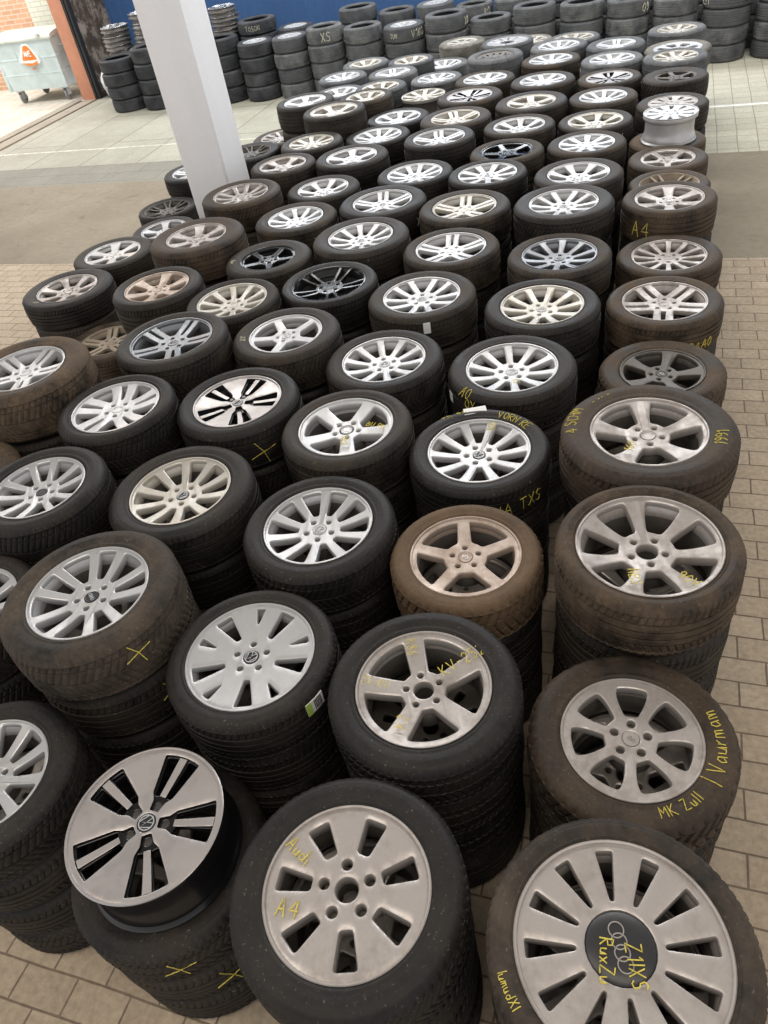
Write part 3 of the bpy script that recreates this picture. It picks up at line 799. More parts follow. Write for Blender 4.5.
for k in sorted(POS, key=lambda q: (q[0], POS[q][1])):
    x, y, zt, Rr, R = POS[k]
    n = 4 if zt > .70 else (3 if zt > .5 else 2)
    Wd = zt/n*.9985
    row = ROW[k[0]]; rk = ORD[rank[k]]
    where = f'{rk} stack from the front, {row}'
    spec = T[k]
    rng = random.Random(hash_ := sum(ord(c)*(i+3) for i, c in enumerate(k)))
    far = y > 8
    for lay in range(n):
        top = lay == n-1
        zb = zt/n*lay + .0002
        if top and spec:
            style, color, rub, tread, pix, cap, em = spec
            if pix:
                p = at(pix[0], pix[1], zt); turn = math.atan2(p.y-y, p.x-x)
            else: turn = rng.uniform(0, 6.28)
            er = None
            if em:
                p1, p2 = (at(614, 932, zt), at(628, 982, zt)) if k == 'A1' else (at(-40, 0, zt), at(40, 0, zt))
                er = math.atan2(p2.y-p1.y, p2.x-p1.x) + (rng.uniform(-.4, .4) if k != 'A1' else 0)
            w = wheel(x, y, zb, Rr, R, Wd, style, color, rub, tread, turn, cap, em, erot=er)
            cw = {'silver': 'silver', 'bright': 'bright silver', 'cream': 'cream-stained', 'dull': 'dirty silver', 'soot': 'sooty dark', 'bronze': 'bronze', 'tan': 'tan', 'two-tone': '', 'black': 'black', 'dark grey': 'dark grey'}[color]
            ds = (cw + ' ' + S[style]['words']).strip()
            tag(w, SPECIAL.get(k, f'{ds} wheel topping {where}'), 'wheel', 'wheels on top of the stacks')
            TOPS[k] = w; w['r'] = R
        else:
            jx, jy = rng.uniform(-.003, .003), rng.uniform(-.003, .003)
            Rl = min(R, .33) - rng.uniform(.002, .008)
            g = rng.choice(GEN)
            rub = 'rub_grey' if far and rng.random() < .6 else rng.choice(['rub_black', 'rub_black', 'rub_worn', 'rub_worn'] if k[0] in 'AFG' else ['rub_black'])  # lower tyres mostly blacker, so shade between stacks is deepened by colour
            down = n-1-lay
            if spec is None and top:   # bare tyre under a loose rim
                w = link('tyre_casing', None, None, (x, y, zb)); s = R/(R0*1.47)
                link('tyre', tyre_mesh(1.47, 'winter', 'rub_black' if k == 'C1' else 'rub_brown'), w, (0, 0, 0), 1.0, (s, s, Wd/W0))
                tag(w, {'C1': 'black tyre under the loose two-tone rim at the front', 'A11b': 'brown tyre under the loose silver rim, rightmost row', 'E12': 'black tyre under the loose bright rim, fifth row from the right'}[k], 'tyre', 'bare tyres under loose rims')
                TOPS[k] = w
            else:
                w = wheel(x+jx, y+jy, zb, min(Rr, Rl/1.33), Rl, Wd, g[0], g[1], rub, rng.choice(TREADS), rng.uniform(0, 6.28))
                tag(w, f'{ORD[down+1]} wheel down in the {where}', 'wheel', 'wheels lower in the stacks')
            LOW[(k, down)] = w

# loose rims lying on top of stacks
def loose_rim(x, y, zb, Rr, h, style, color, turn, label, cap, emblem=None, tilt=(0, 0)):
    o = link('alloy_rim', None, None, (x, y, zb)); o.rotation_euler = (tilt[0], tilt[1], 0)
    s = Rr/R0
    link('rim', rim_mesh(style, color, True), o, (0, 0, -.004*h/.207), turn, (s, s, h/.207))
    c = link('center_cap', cap_mesh('std', cap), o, (0, 0, (hub_z(S[style])-.004)*h/.207), turn, (s, s, 1))
    if emblem: link('emblem', emblem_mesh(emblem), c)
    tag(o, label, 'rim'); return o
p = at(145, 893, .83)
loose_rim(-1.24, .658, .632, .238, .20, 'aero', 'two-tone', math.atan2(p.y-.658, p.x+1.24), 'loose two-tone slotted rim without tyre lying on a tyre at the front', 'dark', 'vw')
loose_rim(.066, 6.885, .717, .214, .21, 'ten-hole', 'silver', .3, 'loose silver ten-slot rim standing on a tyre in the rightmost row', 'silver')
loose_rim(-2.45, 8.52, .602, .238, .20, 'nine-spoke', 'cream', .3, 'loose bright silver rim without tyre in the fifth row from the right', 'bright')

# ------------------------------------------------------------------ chalk writing, stickers and tags on the wheels
def azim(k, px, py, z):
    p = at(px, py, z); x, y = POS[k][:2]
    return math.atan2(p.y-y, p.x-x), math.hypot(p.x-x, p.y-y)
def facing(k, px):
    """direction from a wheel to a place on its tread seen in the photograph"""
    x, y, zt, Rr, R = POS[k]
    best = None
    for i in range(720):
        a = 2*PI*i/720
        d = Vector((math.cos(a), math.sin(a), 0))
        q = Vector((x, y, zt-.1)) + d*R
        if d.dot(CAM-q) < 0: continue
        v = q-CAM; u = 384 + F_PX*v.dot(RT)/v.dot(FW)
        if best is None or abs(u-px) < best[0]: best = (abs(u-px), a)
    return best[1]
def wside(k, text, h, px, py, flip=False, **kw):
    x, y, zt, Rr, R = POS[k]; a, rad = azim(k, px, py, zt)
    n = 4 if zt > .70 else (3 if zt > .5 else 2); ratio = min(RATIOS, key=lambda q: abs(q-R/Rr)); st = R/(R0*ratio)
    rad = min(max(rad, Rr+.03), R-.02)
    return chalk(TOPS[k], text, h, mode='side', ang=a, rad=rad, flip=flip, R=R, W=zt/n, sxy=st, **kw)
def wtread(k, text, h, px, z=None, **kw):
    x, y, zt, Rr, R = POS[k]; n = 4 if zt > .70 else (3 if zt > .5 else 2)
    return chalk(TOPS[k], text, h, mode='tread', ang=facing(k, px), R=R, W=zt/n, z=(zt/n*.5 if z is None else z), **kw)
def wflat(k, text, h, px, py, px2, py2, z=.206, **kw):
    """writing along the line between two places on the rim"""
    x, y, zt, Rr, R = POS[k]; n = 4 if zt > .70 else (3 if zt > .5 else 2)
    p, q = at(px, py, zt-.012), at(px2, py2, zt-.012); m = (p+q)/2
    return chalk(TOPS[k], text, h, mode='flat', ang=math.atan2(m.y-y, m.x-x), rad=math.hypot(m.x-x, m.y-y), rot=math.atan2(q.y-p.y, q.x-p.x), z=zt/n-zt/n*.215*0-(W0-z)*(zt/n)/W0, **kw)

wflat('A1', 'Z1lXS', .035, 634, 948, 640, 985, z=.2035, r=.0022)
wflat('A1', 'RuxZu', .032, 607, 940, 607, 982, z=.2035, r=.0022)
wside('A1', 'lumudXl', .022, 508, 990, r=.0016)
wside('A2', 'Vaurmam', .048, 716, 742, r=.0021)
wside('A2', '|', .05, 704, 778, r=.0021)
wside('A2', 'MK Zull', .034, 680, 805, r=.0017)
wflat('A3', 'NBS', .036, 633, 566, 637, 588, r=.0022)
wflat('A3', '90V', .036, 678, 572, 700, 586, r=.0024)
wside('A4', '4 SCHM', .045, 572, 420, flip=True, r=.0020)
wside('A4', '1991', .045, 722, 437, r=.0022)
wflat('A4', '160', .036, 626, 452, 634, 441, r=.0022)
wside('A4', '- -- -', .03, 600, 398, flip=True, r=.0018)
wtread('A6', '1 LL DAA0', .055, 690, z=.06, r=.0030)
wtread('A8', 'A4', .095, 640, r=.0040)
wflat('B1', 'Audi', .038, 289, 838, 311, 862, r=.0021, z=.2035)
wflat('B1', 'A4', .046, 276, 905, 300, 910, r=.0025, z=.2035)
wflat('B2', 'KV-252', .042, 448, 668, 476, 652, r=.0020)
wflat('B2', 'K86', .034, 411, 640, 413, 655, r=.0018)
wflat('B2', 'SS-RU', .030, 362, 678, 390, 686, r=.0016)
wflat('B2', 'K2', .036, 399, 728, 403, 716, r=.0018)
wside('B4', 'PK 86', .040, 453, 413, flip=True, r=.0020)
wside('B4', 'VORN RE', .040, 512, 421, flip=True, r=.0020)
wtread('B4', 'VA TXS', .060, 520, r=.0024)
wflat('B4', 'NSB', .030, 490, 432, 493, 422, r=.0018)
wside('B5', 'AO', .045, 452, 398, r=.0022)
wtread('B5', 'OX', .05, 470, z=.16, r=.0022)
wflat('B5', 'B2', .03, 515, 378, 517, 386, r=.0018)
wflat('C4', 'B8K', .032, 343, 447, 346, 434, r=.0020)
wflat('C4', 'BU RN', .030, 368, 424, 384, 427, r=.0020)
wtread('B11', 'ASI', .07, 617, r=.0042, mat='chalk_w')
wtread('B14', '09', .07, 575, r=.004, mat='chalk_w')
wtread('D8', 'XX', .06, 420, r=.003, mat='chalk_w')
wtread('E7', 'XX AU', .07, 327, r=.0035, mat='chalk_w')
wside('G3', 'ull', .03, 40, 300, r=.0018, mat='chalk_w')
wside('E6', 'Kux', .03, 233, 262, r=.002, mat='chalk_w')
wside('D5', 'XIX', .03, 245, 338, r=.002, mat='chalk_w')
def cross(k, px, size, z=None, seed=1, **kw):
    s = size; st = [[(0, .35*s), (.4*s, .5*s), (s, .62*s)], [(.25*s, s), (.5*s, .55*s), (.62*s, 0)]]
    wtread(k, 'X', s, px, z=z, xs=(st, s), r=.0026, **kw)
cross('D2', 140, .10, z=.16)
cross('D4', 262, .13, z=.10)
def cross_low(k, down, px, size, fr=.5, seed=1):
    x, y, zt, Rr, R = POS[k]; n = 4 if zt > .70 else (3 if zt > .5 else 2); w = LOW.get((k, down), TOPS[k])
    s = size; st = [[(0, .35*s), (.4*s, .5*s), (s, .62*s)], [(.25*s, s), (.5*s, .55*s), (.62*s, 0)]]
    r = min(R, .33)-.005
    chalk(w, 'X', s, mode='tread', ang=facing(k, px), R=r+.004, W=zt/n, z=zt/n*fr, xs=(st, s), r=.0026)
cross_low('D1', 2, 52, .12)
cross_low('D2', 1, 150, .11, .6)
cross_low('C1', 0, 180, .10)
cross_low('C1', 1, 215, .12)

def sticker(k, px, z, w, h, cols, label, name='sticker', tilt=0.0):
    """a small label stuck round the tread"""
    x, y, zt, Rr, R = POS[k]; n = 4 if zt > .70 else (3 if zt > .5 else 2); a = facing(k, px)
    R_ = R+.003
    def patch(nm, u0, u1, v0, v1, e, mat, par):
        mb = MB(); K = 4
        v = []
        for j in range(K+1):
            u = u0+(u1-u0)*j/K; aa = a+(u)/R_
            for zz, ee in ((v0, e), (v1, e), (v1, e-.002), (v0, e-.002)): v.append(((R_+ee)*math.cos(aa), (R_+ee)*math.sin(aa), z+zz))
        f = []
        for j in range(K):
            for q in range(4): f.append((j*4+q, j*4+(q+1) % 4, j*4+4+(q+1) % 4, j*4+4+q))
        f += [(0, 3, 2, 1), (K*4, K*4+1, K*4+2, K*4+3)]
        mb.add(v, f); return link(nm, mb.mesh(nm, mat, 0), par)
    o = patch(name, -w/2, w/2, -h/2, h/2, .001, M['paper'], TOPS[k]); o['label'] = label
    for nm, u0, u1, v0, v1, m in cols: patch(nm, u0*w, u1*w, v0*h, v1*h, .0022, M[m], o)
sticker('C2', 318, .165, .075, .060, [('green_band', -.5, -.22, -.5, .5, 'green')] + [('bar', -.05+i*.075, -.05+i*.075+.04, -.4, .4, 'ink') for i in range(6)], 'white label with green band and black bars')
sticker('C2', 333, .06, .05, .05, [('bar', -.1+i*.12, -.1+i*.12+.06, -.35, .35, 'ink') for i in range(3)], 'small white label')
sticker('C6', 428, .165, .040, .065, [], 'small white paper tag')
sticker('B5', 452, .13, .045, .05, [], 'grey paper tag')
# paper sticker lying on the sidewall of the ten-spoke wheel
x, y, zt, Rr, R = POS['B4']; p = at(475, 410, zt)
mb = MB(); mb.box(-.052, .052, -.024, .024, 0, .003, .001)
o = link('paper_sticker', mb.mesh('paper_sticker', M['paper']), TOPS['B4'], (p.x-x, p.y-y, zt/4*1.0 - .004), math.radians(22)); o['label'] = 'white paper sticker'
# ------------------------------------------------------------------ bare tyres stacked along the blue wall
def tyre_stack(x, y, R, top, n, rub, rng, idx, rowname, rims=None, text=None, openm=False, tilt=0):
    for lay in range(n):
        Wd = top/n
        s = (R-rng.uniform(0, .012))/(R0*1.53)
        jx, jy = rng.uniform(-.004, .004), rng.uniform(-.015, .015)
        root = link('wall_tyre', None, None, (x+jx, y+jy, lay*Wd+.0002))
        root.name = 'stacked_tyre'
        istop = lay == n-1
        t = link('tyre', tyre_mesh(1.53, 'summer', rub), root, (0, 0, 0), rng.uniform(0, 6), (s, s, Wd/W0*.998))
        has = rims if istop else (rng.random() < .4)
        if has:
            c = 'bright' if istop else 'dull'
            link('rim', rim_mesh(rng.choice(['nine-spoke', 'seven-spoke', 'ten-spoke']), c), root, (0, 0, 0), rng.uniform(0, 6), (s, s, Wd/W0*.998))
        if istop: pos = 'top grey tyre of'
        elif lay == 0: pos = 'bottom grey tyre of'
        else: pos = f'{ORD[n-lay]} grey tyre down in'
        tag(root, f'{pos} the {ORD[idx]} stack from the left, {rowname}', 'tyre', 'tyres stacked along the blue wall')
        if istop and text:
            for tx, px, h, rr in text:
                best = None
                for i in range(720):
                    a = 2*PI*i/720; d = Vector((math.cos(a), math.sin(a), 0)); q = Vector((x, y, top-.1)) + d*R
                    if d.dot(CAM-q) < 0: continue
                    v = q-CAM; u = 384 + F_PX*v.dot(RT)/v.dot(FW)
                    if best is None or abs(u-px) < best[0]: best = (abs(u-px), a)
                chalk(root, tx, h, mode='tread', ang=best[1], R=R-.004, W=Wd, z=Wd*.5, r=rr, mat='chalk_w')
front = [  # x, R, top height, count, rubber, rim on top, writing
 (-8.96, .335, .80, 4, 'rub_cool', False, None), (-8.29, .325, .92, 4, 'rub_cool', False, None), (-7.62, .32, .88, 4, 'rub_cool', False, None), (-6.92, .315, .92, 4, 'rub_cool', False, None),
 (-6.29, .325, .82, 4, 'rub_cool', True, None), (-5.67, .315, .84, 4, 'rub_grey', True, None), (-5.07, .315, .92, 4, 'rub_grey', False, [('XS', 325, .12, .006)]),
 (-4.45, .325, .87, 4, 'rub_grey', False, None), (-3.80, .315, .82, 4, 'rub_grey', True, [('V160', 418, .10, .005), ('TUN', 393, .06, .004)]),
 (-3.14, .335, .90, 4, 'rub_grey', False, [('XX', 467, .10, .006)]), (-2.48, .305, .80, 4, 'rub_grey', False, None), (-1.85, .315, .89, 4, 'rub_grey', False, None),
 (-1.20, .315, .86, 4, 'rub_grey', False, None), (-.58, .30, .84, 4, 'rub_grey', False, [('09', 646, .10, .006)]), (.04, .30, .80, 4, 'rub_grey', False, None),
 (.68, .32, .83, 4, 'rub_grey', False, [('X31', 705, .10, .006)]), (1.36, .32, .84, 4, 'rub_grey', False, None), (2.02, .32, .84, 4, 'rub_grey', False, None)]
ORD.append('eighteenth')
rng = random.Random(11)
def fit_row(xs, i, R):
    g = [abs(xs[j]-xs[i]) for j in (i-1, i+1) if 0 <= j < len(xs)]
    return min(R, min(g)/2-.004)
for i, (x, R, top, n, rub, rm, tx) in enumerate(front):
    R = fit_row([q[0] for q in front], i, R)
    tyre_stack(x, 12.19+R, R, top, n, rub, rng, i+1, 'front row by the wall', rm, tx)
back = [(-9.27, .32, .69, 3), (-8.60, .32, .89, 4), (-7.95, .32, .88, 4), (-7.20, .32, .87, 4), (-6.52, .325, 1.02, 5), (-5.84, .30, .86, 4), (-4.73, .315, 1.02, 5), (-4.09, .30, .92, 4), (-3.46, .305, .95, 4), (-2.86, .285, .88, 4), (-2.26, .31, .90, 4),
        (-1.60, .32, 1.0, 5), (-.93, .32, .98, 5), (-.26, .32, 1.02, 5), (.42, .32, 1.0, 5), (1.1, .32, 1.0, 5), (1.78, .32, 1.0, 5)]
for i, (x, R, top, n) in enumerate(back):
    R = fit_row([q[0] for q in back], i, R)
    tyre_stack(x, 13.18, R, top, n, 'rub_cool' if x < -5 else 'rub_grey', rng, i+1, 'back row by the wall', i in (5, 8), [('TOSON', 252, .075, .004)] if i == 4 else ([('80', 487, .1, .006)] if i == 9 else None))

# piles of bare bright rims standing on three of the back stacks
for pi, (x, z0, z1, nn, nm) in enumerate([(-9.27, .69, 1.16, 7, 'left pile by the left wall'), (-8.62, .89, 1.31, 6, 'pile left of the pillar'), (-7.10, .87, 1.24, 6, 'pile right of the pillar')]):
    h = (z1-z0)/nn
    for k in range(nn):
        o = link('alloy_rim', None, None, (x+rng.uniform(-.02, .02), 13.18+rng.uniform(-.02, .02), z0+.001+k*h))
        s = rng.uniform(.235, .262)/R0
        link('rim', rim_mesh(rng.choice(['ten-spoke', 'double-spoke', 'seven-spoke']), 'chrome', True), o, (0, 0, -.004*h/.207), rng.uniform(0, 6), (s, s, h/.205))
        pos = 'topmost' if k == nn-1 else ('lowest' if k == 0 else f'{ORD[nn-k]} from top')
        tag(o, f'shiny bare rim, {pos} in the {nm}', 'rim', 'bare rims piled by the wall')

# ------------------------------------------------------------------ floor
def pos_nodes(nt):
    g = nt.nodes.new('ShaderNodeNewGeometry'); return g.outputs['Position']

def brick_floor(name, bw, rh, mortar, c1, c2, cm, dirt, offset=.5, rot=0.0, rough=.85, bmp=.5, stain=.5):
    m, nt, b = nodes(name)
    p = pos_nodes(nt)
    mp = N(nt, 'ShaderNodeMapping'); mp.inputs['Rotation'].default_value = (0, 0, rot)
    nt.links.new(p, mp.inputs['Vector'])
    wob = N(nt, 'ShaderNodeTexNoise', Scale=1.3, Detail=2)
    nt.links.new(p, wob.inputs['Vector'])
    ad = nt.nodes.new('ShaderNodeVectorMath'); ad.operation = 'MULTIPLY_ADD'
    nt.links.new(wob.outputs['Color'], ad.inputs[0]); ad.inputs[1].default_value = (.03, .03, 0); nt.links.new(mp.outputs[0], ad.inputs[2])
    br = N(nt, 'ShaderNodeTexBrick', Scale=1.0)
    br.offset = offset; br.inputs['Brick Width'].default_value = bw; br.inputs['Row Height'].default_value = rh
    br.inputs['Mortar Size'].default_value = mortar; br.inputs['Mortar Smooth'].default_value = .3; br.inputs['Bias'].default_value = 0
    br.inputs['Color1'].default_value = rgba(c1); br.inputs['Color2'].default_value = rgba(c2); br.inputs['Mortar'].default_value = rgba(cm)
    nt.links.new(ad.outputs[0], br.inputs['Vector'])
    n1 = noise(nt, p, 1.1, 6, .65); n2 = noise(nt, p, 38, 4); n3 = noise(nt, p, 6, 5)
    f = ramp(nt, n1, .40, .75); f = math_(nt, 'MULTIPLY', f, stain)
    c = mix(nt, f, br.outputs['Color'], dirt)
    c = mix(nt, math_(nt, 'MULTIPLY', ramp(nt, n3, .35, .7), .35), c, tuple(x*.72 for x in c1))
    c = mix(nt, .18, c, ramp(nt, n2, .3, .7), 'OVERLAY')
    nt.links.new(c, b.inputs['Base Color']); b.inputs['Roughness'].default_value = rough
    h = math_(nt, 'ADD', math_(nt, 'MULTIPLY', br.outputs['Fac'], -1.0), math_(nt, 'MULTIPLY', n2, .25))
    bump(nt, b, h, bmp, .008)
    return m

M['pavers'] = brick_floor('concrete_pavers', .222, .1235, .0045, (.47, .38, .275), (.56, .46, .34), (.15, .11, .075), (.30, .235, .165))
M['tiles_right'] = brick_floor('small_floor_tiles', .20, .20, .006, (.50, .48, .38), (.56, .54, .44), (.28, .26, .20), (.40, .37, .28), offset=0.0, stain=.3)
M['slabs_left'] = brick_floor('large_floor_slabs', 3.0, 1.0, .010, (.36, .35, .285), (.42, .41, .335), (.13, .12, .10), (.24, .22, .165), rot=PI/2, stain=.55)
M['strip'] = brick_floor('grey_strip_slabs', .9, .35, .006, (.25, .24, .20), (.29, .28, .235), (.13, .12, .10), (.17, .155, .12), stain=.6)
M['outside'] = brick_floor('outside_paving', .24, .5, .012, (.60, .56, .49), (.68, .65, .58), (.40, .36, .30), (.40, .30, .20), stain=.55)

def concrete(name, a, b_, c):
    m, nt, b = nodes(name); p = pos_nodes(nt)
    n1 = noise(nt, p, .9, 8, .7); n2 = noise(nt, p, 14, 6, .7); n3 = noise(nt, p, 90, 2)
    vor = N(nt, 'ShaderNodeTexNoise', Scale=2.4, Detail=9, Roughness=.75, Distortion=1.2); nt.links.new(p, vor.inputs['Vector'])
    col = mix(nt, ramp(nt, n1, .3, .72), a, b_)
    col = mix(nt, math_(nt, 'MULTIPLY', ramp(nt, n2, .45, .75), .45), col, c)
    col = mix(nt, math_(nt, 'MULTIPLY', ramp(nt, vor.outputs['Fac'], .58, .66), .5), col, tuple(x*.55 for x in a))
    nt.links.new(col, b.inputs['Base Color']); b.inputs['Roughness'].default_value = .82
    bump(nt, b, math_(nt, 'ADD', n2, math_(nt, 'MULTIPLY', n3, .4)), .35, .01)
    return m
M['road'] = concrete('worn_concrete', (.205, .170, .118), (.31, .268, .20), (.15, .122, .082))
M['threshold'] = concrete('rail_strip', (.30, .26, .20), (.40, .36, .29), (.20, .15, .10))
M['white_line'] = plain('white_floor_paint', (.56, .54, .47), .8, 0, .3, 12)

M['white_line_bright'] = plain('bright_white_floor_paint', (.80, .79, .74), .8, 0, .12, 12)  # brighter white for the right-hand line
def slab(name, x0, x1, y0, y1, mat, z0=-.06, z1=0.0):
    mb = MB(); mb.box(x0, x1, y0, y1, z0, z1)
    return tag(link(name, mb.mesh(name, mat, 0)), kind='structure')
XL, XR = -10.25, 5.0
slab('floor', XL, XR, -4, 6.2, M['pavers'])
slab('floor_roadway', XL, XR, 6.2, 8.68, M['road'])
slab('floor_strip', XL, -3.0, 8.68, 9.45, M['strip'])
slab('floor_slabs', XL, -3.0, 9.45, 14.6, M['slabs_left'])
slab('floor_tiles', -3.0, XR, 8.68, 14.6, M['tiles_right'])
slab('floor_threshold', -10.95, XL, -4, 13.42, M['threshold'])
slab('floor_outside', -22, -10.95, -4, 20, M['outside'])
slab('trim_1', XL, -3.2, 10.20, 10.245, M['white_line'], 0, .002)
slab('trim_2', .5, XR, 10.25, 10.32, M['white_line_bright'], 0, .002)
M['rail'] = plain('rusty_rail_steel', (.10, .075, .055), .6, .4, .3, 8)
slab('trim_3', -10.36, -10.30, -4, 13.4, M['rail'], 0, .006)
slab('trim_4', -10.72, -10.66, -4, 13.4, M['rail'], 0, .006)

# ------------------------------------------------------------------ walls
def wall_paint(name, c, c2, scale=1.5):
    m, nt, b = nodes(name); p = pos_nodes(nt)
    mp = N(nt, 'ShaderNodeMapping'); mp.inputs['Scale'].default_value = (6, 6, .6); nt.links.new(p, mp.inputs['Vector'])
    n1 = noise(nt, mp.outputs[0], scale, 7, .7); n2 = noise(nt, p, 20, 5)
    col = mix(nt, ramp(nt, n1, .3, .75), c, c2)
    col = mix(nt, math_(nt, 'MULTIPLY', ramp(nt, n2, .5, .8), .25), col, tuple(min(1, x*1.6+.02) for x in c2))
    nt.links.new(col, b.inputs['Base Color']); b.inputs['Roughness'].default_value = .8
    bump(nt, b, n2, .3, .006); return m
M['blue'] = wall_paint('blue_wall_paint', (.030, .085, .22), (.045, .12, .29))
M['white'] = wall_paint('white_pillar_paint', (.86, .86, .87), (.91, .91, .92), .8)

def wall_brick(name, c1, c2, cm, grime, amt, rot):
    m, nt, b = nodes(name); p = pos_nodes(nt)
    sp = nt.nodes.new('ShaderNodeSeparateXYZ'); nt.links.new(p, sp.inputs[0])
    cb = nt.nodes.new('ShaderNodeCombineXYZ'); nt.links.new(sp.outputs['Y' if rot else 'X'], cb.inputs[0]); nt.links.new(sp.outputs['Z'], cb.inputs[1])
    br = N(nt, 'ShaderNodeTexBrick', Scale=1.0)
    br.inputs['Brick Width'].default_value = .25; br.inputs['Row Height'].default_value = .083; br.inputs['Mortar Size'].default_value = .010
    br.inputs['Color1'].default_value = rgba(c1); br.inputs['Color2'].default_value = rgba(c2); br.inputs['Mortar'].default_value = rgba(cm)
    nt.links.new(cb.outputs[0], br.inputs['Vector'])
    n1 = noise(nt, p, 3.0, 9, .75)
    col = mix(nt, math_(nt, 'MULTIPLY', ramp(nt, n1, .48, .60), amt), br.outputs['Color'], grime)
    nt.links.new(col, b.inputs['Base Color']); b.inputs['Roughness'].default_value = .9
    bump(nt, b, br.outputs['Fac'], -.5, .01); return m
M['brick_out'] = wall_brick('orange_brick', (.55, .30, .18), (.62, .36, .22), (.62, .52, .42), (.62, .42, .28), .3, False)
M['brick_dark'] = wall_brick('sooty_brick', (.045, .030, .022), (.075, .045, .03), (.05, .042, .036), (.34, .29, .24), .75, True)
M['jamb'] = plain('salmon_steel_paint', (.56, .25, .155), .55, 0, .1, 5)
M['frame_dark'] = plain('dark_door_steel', (.018, .018, .019), .5, .1, .2, 8)
M['glaze'] = wall_brick('pale_glazed_tile', (.68, .68, .58), (.72, .72, .62), (.55, .55, .46), (.6, .6, .5), .2, False)

def solid(name, x0, x1, y0, y1, z0, z1, mat, c=0, kind='structure'):
    mb = MB(); mb.box(x0, x1, y0, y1, z0, z1, c)
    return tag(link(name, mb.mesh(name, mat, 0 if not c else 40)), kind=kind)
solid('wall_back', -10.25, XR, 14.5, 14.8, 0, 5.5, M['blue'])
solid('wall_left', -10.355, -10.25, 13.52, 14.8, 0, 5.5, M['brick_dark'])
solid('trim_5', -10.66, -10.36, 13.42, 13.70, 0, 5.5, M['jamb'], .006)
# dark sliding-door guide beside the jamb: a channel of three strips
mb = MB(); mb.box(-10.358, -10.31, 13.40, 13.515, 0, 5.5); mb.box(-10.31, -10.295, 13.44, 13.515, 0, 5.5); mb.box(-10.295, -10.25, 13.41, 13.515, 0, 5.5)
tag(link('trim_6', mb.mesh('trim_6', M['frame_dark'], 0)), kind='structure')
solid('wall_outside', -22, -10.7, 15.0, 15.3, 0, 6, M['brick_out'])
# pale tiled pilaster on the outside wall
mb = MB(); mb.box(-12.35, -11.62, 14.90, 15.02, 0, 6, .01); mb.box(-12.42, -11.55, 14.86, 15.02, 0, .25, .01)
tag(link('trim_7', mb.mesh('trim_7', M['glaze'], 40)), kind='structure')

# white square pillar with chamfered corners and a plain foot
PX, PY, PW = -4.17, 6.27, .43
def chamfer_sq(x0, x1, y0, y1, c): return [(x0+c, y0), (x1-c, y0), (x1, y0+c), (x1, y1-c), (x1-c, y1), (x0+c, y1), (x0, y1-c), (x0, y0+c)]
mb = MB(); rings = [(0, 0), (5.5, 0)]
v = []; 
for z, e in rings: v += [(x, y, z) for x, y in chamfer_sq(PX-e, PX+PW+e, PY-e, PY+PW+e, .018)]
f = [(i, (i+1) % 8, 8+(i+1) % 8, 8+i) for i in range(8)] + [tuple(range(8))[::-1], tuple(range(8, 16))]
mb.add(v, f)
tag(link('trim_pillar', mb.mesh('pillar', M['white'], 20)), kind='structure')

# ------------------------------------------------------------------ waste container outside
M['bin'] = plain('pale_blue_grey_steel', (.56, .66, .66), .5, .1, .12, 4)
M['bin_side'] = plain('galvanised_steel', (.50, .53, .52), .5, .3, .15, 6)
M['bin_lid'] = plain('pale_lid_steel', (.62, .64, .58), .55, .1, .12, 4)
M['orange'] = plain('orange_paint', (.80, .22, .03), .6)
M['decal_white'] = plain('white_decal', (.85, .85, .83), .6)
M['castor'] = plain('castor_rubber', (.22, .22, .22), .6)
bx, by = -11.66, 13.52
BIN = link('waste_container', None, None, (bx, by, 0))
tag(BIN, 'pale blue-grey wheeled waste container with orange emblem, outside the doorway', 'bin')
mb = MB()
def frus(mb, a, b, z0, z1):
    (x0, x1, y0, y1), (X0, X1, Y0, Y1) = a, b
    mb.add([(x0, y0, z0), (x1, y0, z0), (x1, y1, z0), (x0, y1, z0), (X0, Y0, z1), (X1, Y0, z1), (X1, Y1, z1), (X0, Y1, z1)],
           [(0, 3, 2, 1), (4, 5, 6, 7), (0, 1, 5, 4), (1, 2, 6, 5), (2, 3, 7, 6), (3, 0, 4, 7)])
lv = [(.24, 0), (.505, .03), (.515, .022), (.765, .045), (.775, .037), (1.08, .062)]
for (z0, e0), (z1, e1) in zip(lv, lv[1:]):
    frus(mb, (-.66-e0, .66+e0, 0-e0, .88+e0), (-.66-e1, .66+e1, 0-e1, .88+e1), z0, z1)
for zz, e in ((.51, .035), (.77, .052), (1.07, .075)): mb.box(-.66-e, .66+e, -e, .88+e, zz-.014, zz+.014, .006)
for sx in (-.68, .68): mb.box(sx-.03, sx+.03, -.04, .0, .24, 1.06, .008)
for sx in (-.2, .22): mb.box(sx-.012, sx+.012, -.055, -.02, .78, 1.05, .004)
link('body', mb.mesh('body', M['bin'], 30), BIN)
mb = MB(); v = []; f = []
K = 12
for i in range(K+1):
    t = PI*i/K; yy = .44-.52*math.cos(t); zz = 1.085+.09*math.sin(t)**.8 if 0 < i < K else 1.085
    for xx in (-.75, .75): v.append((xx, yy, zz))
for i in range(K): f.append((2*i, 2*i+2, 2*i+3, 2*i+1))
f += [tuple(2*i for i in range(K+1))[::-1], tuple(2*i+1 for i in range(K+1)), (0, 1, 2*K+1, 2*K)]
mb.add(v, f); mb.box(-.78, .78, -.10, -.06, 1.06, 1.10, .01)
for xx in (-.5, .5): mb.box(xx-.03, xx+.03, -.12, -.05, 1.09, 1.15, .008)
link('lid', mb.mesh('lid', M['bin_lid'], 30), BIN)
mb = MB()
for sx in (-1, 1):
    mb.tube([(sx*.70, .15, .92), (sx*.80, .15, .92), (sx*.80, .72, .92), (sx*.70, .72, .92)], .016, 8)
link('handle_rails', mb.mesh('handle_rails', M['bin_side']), BIN)
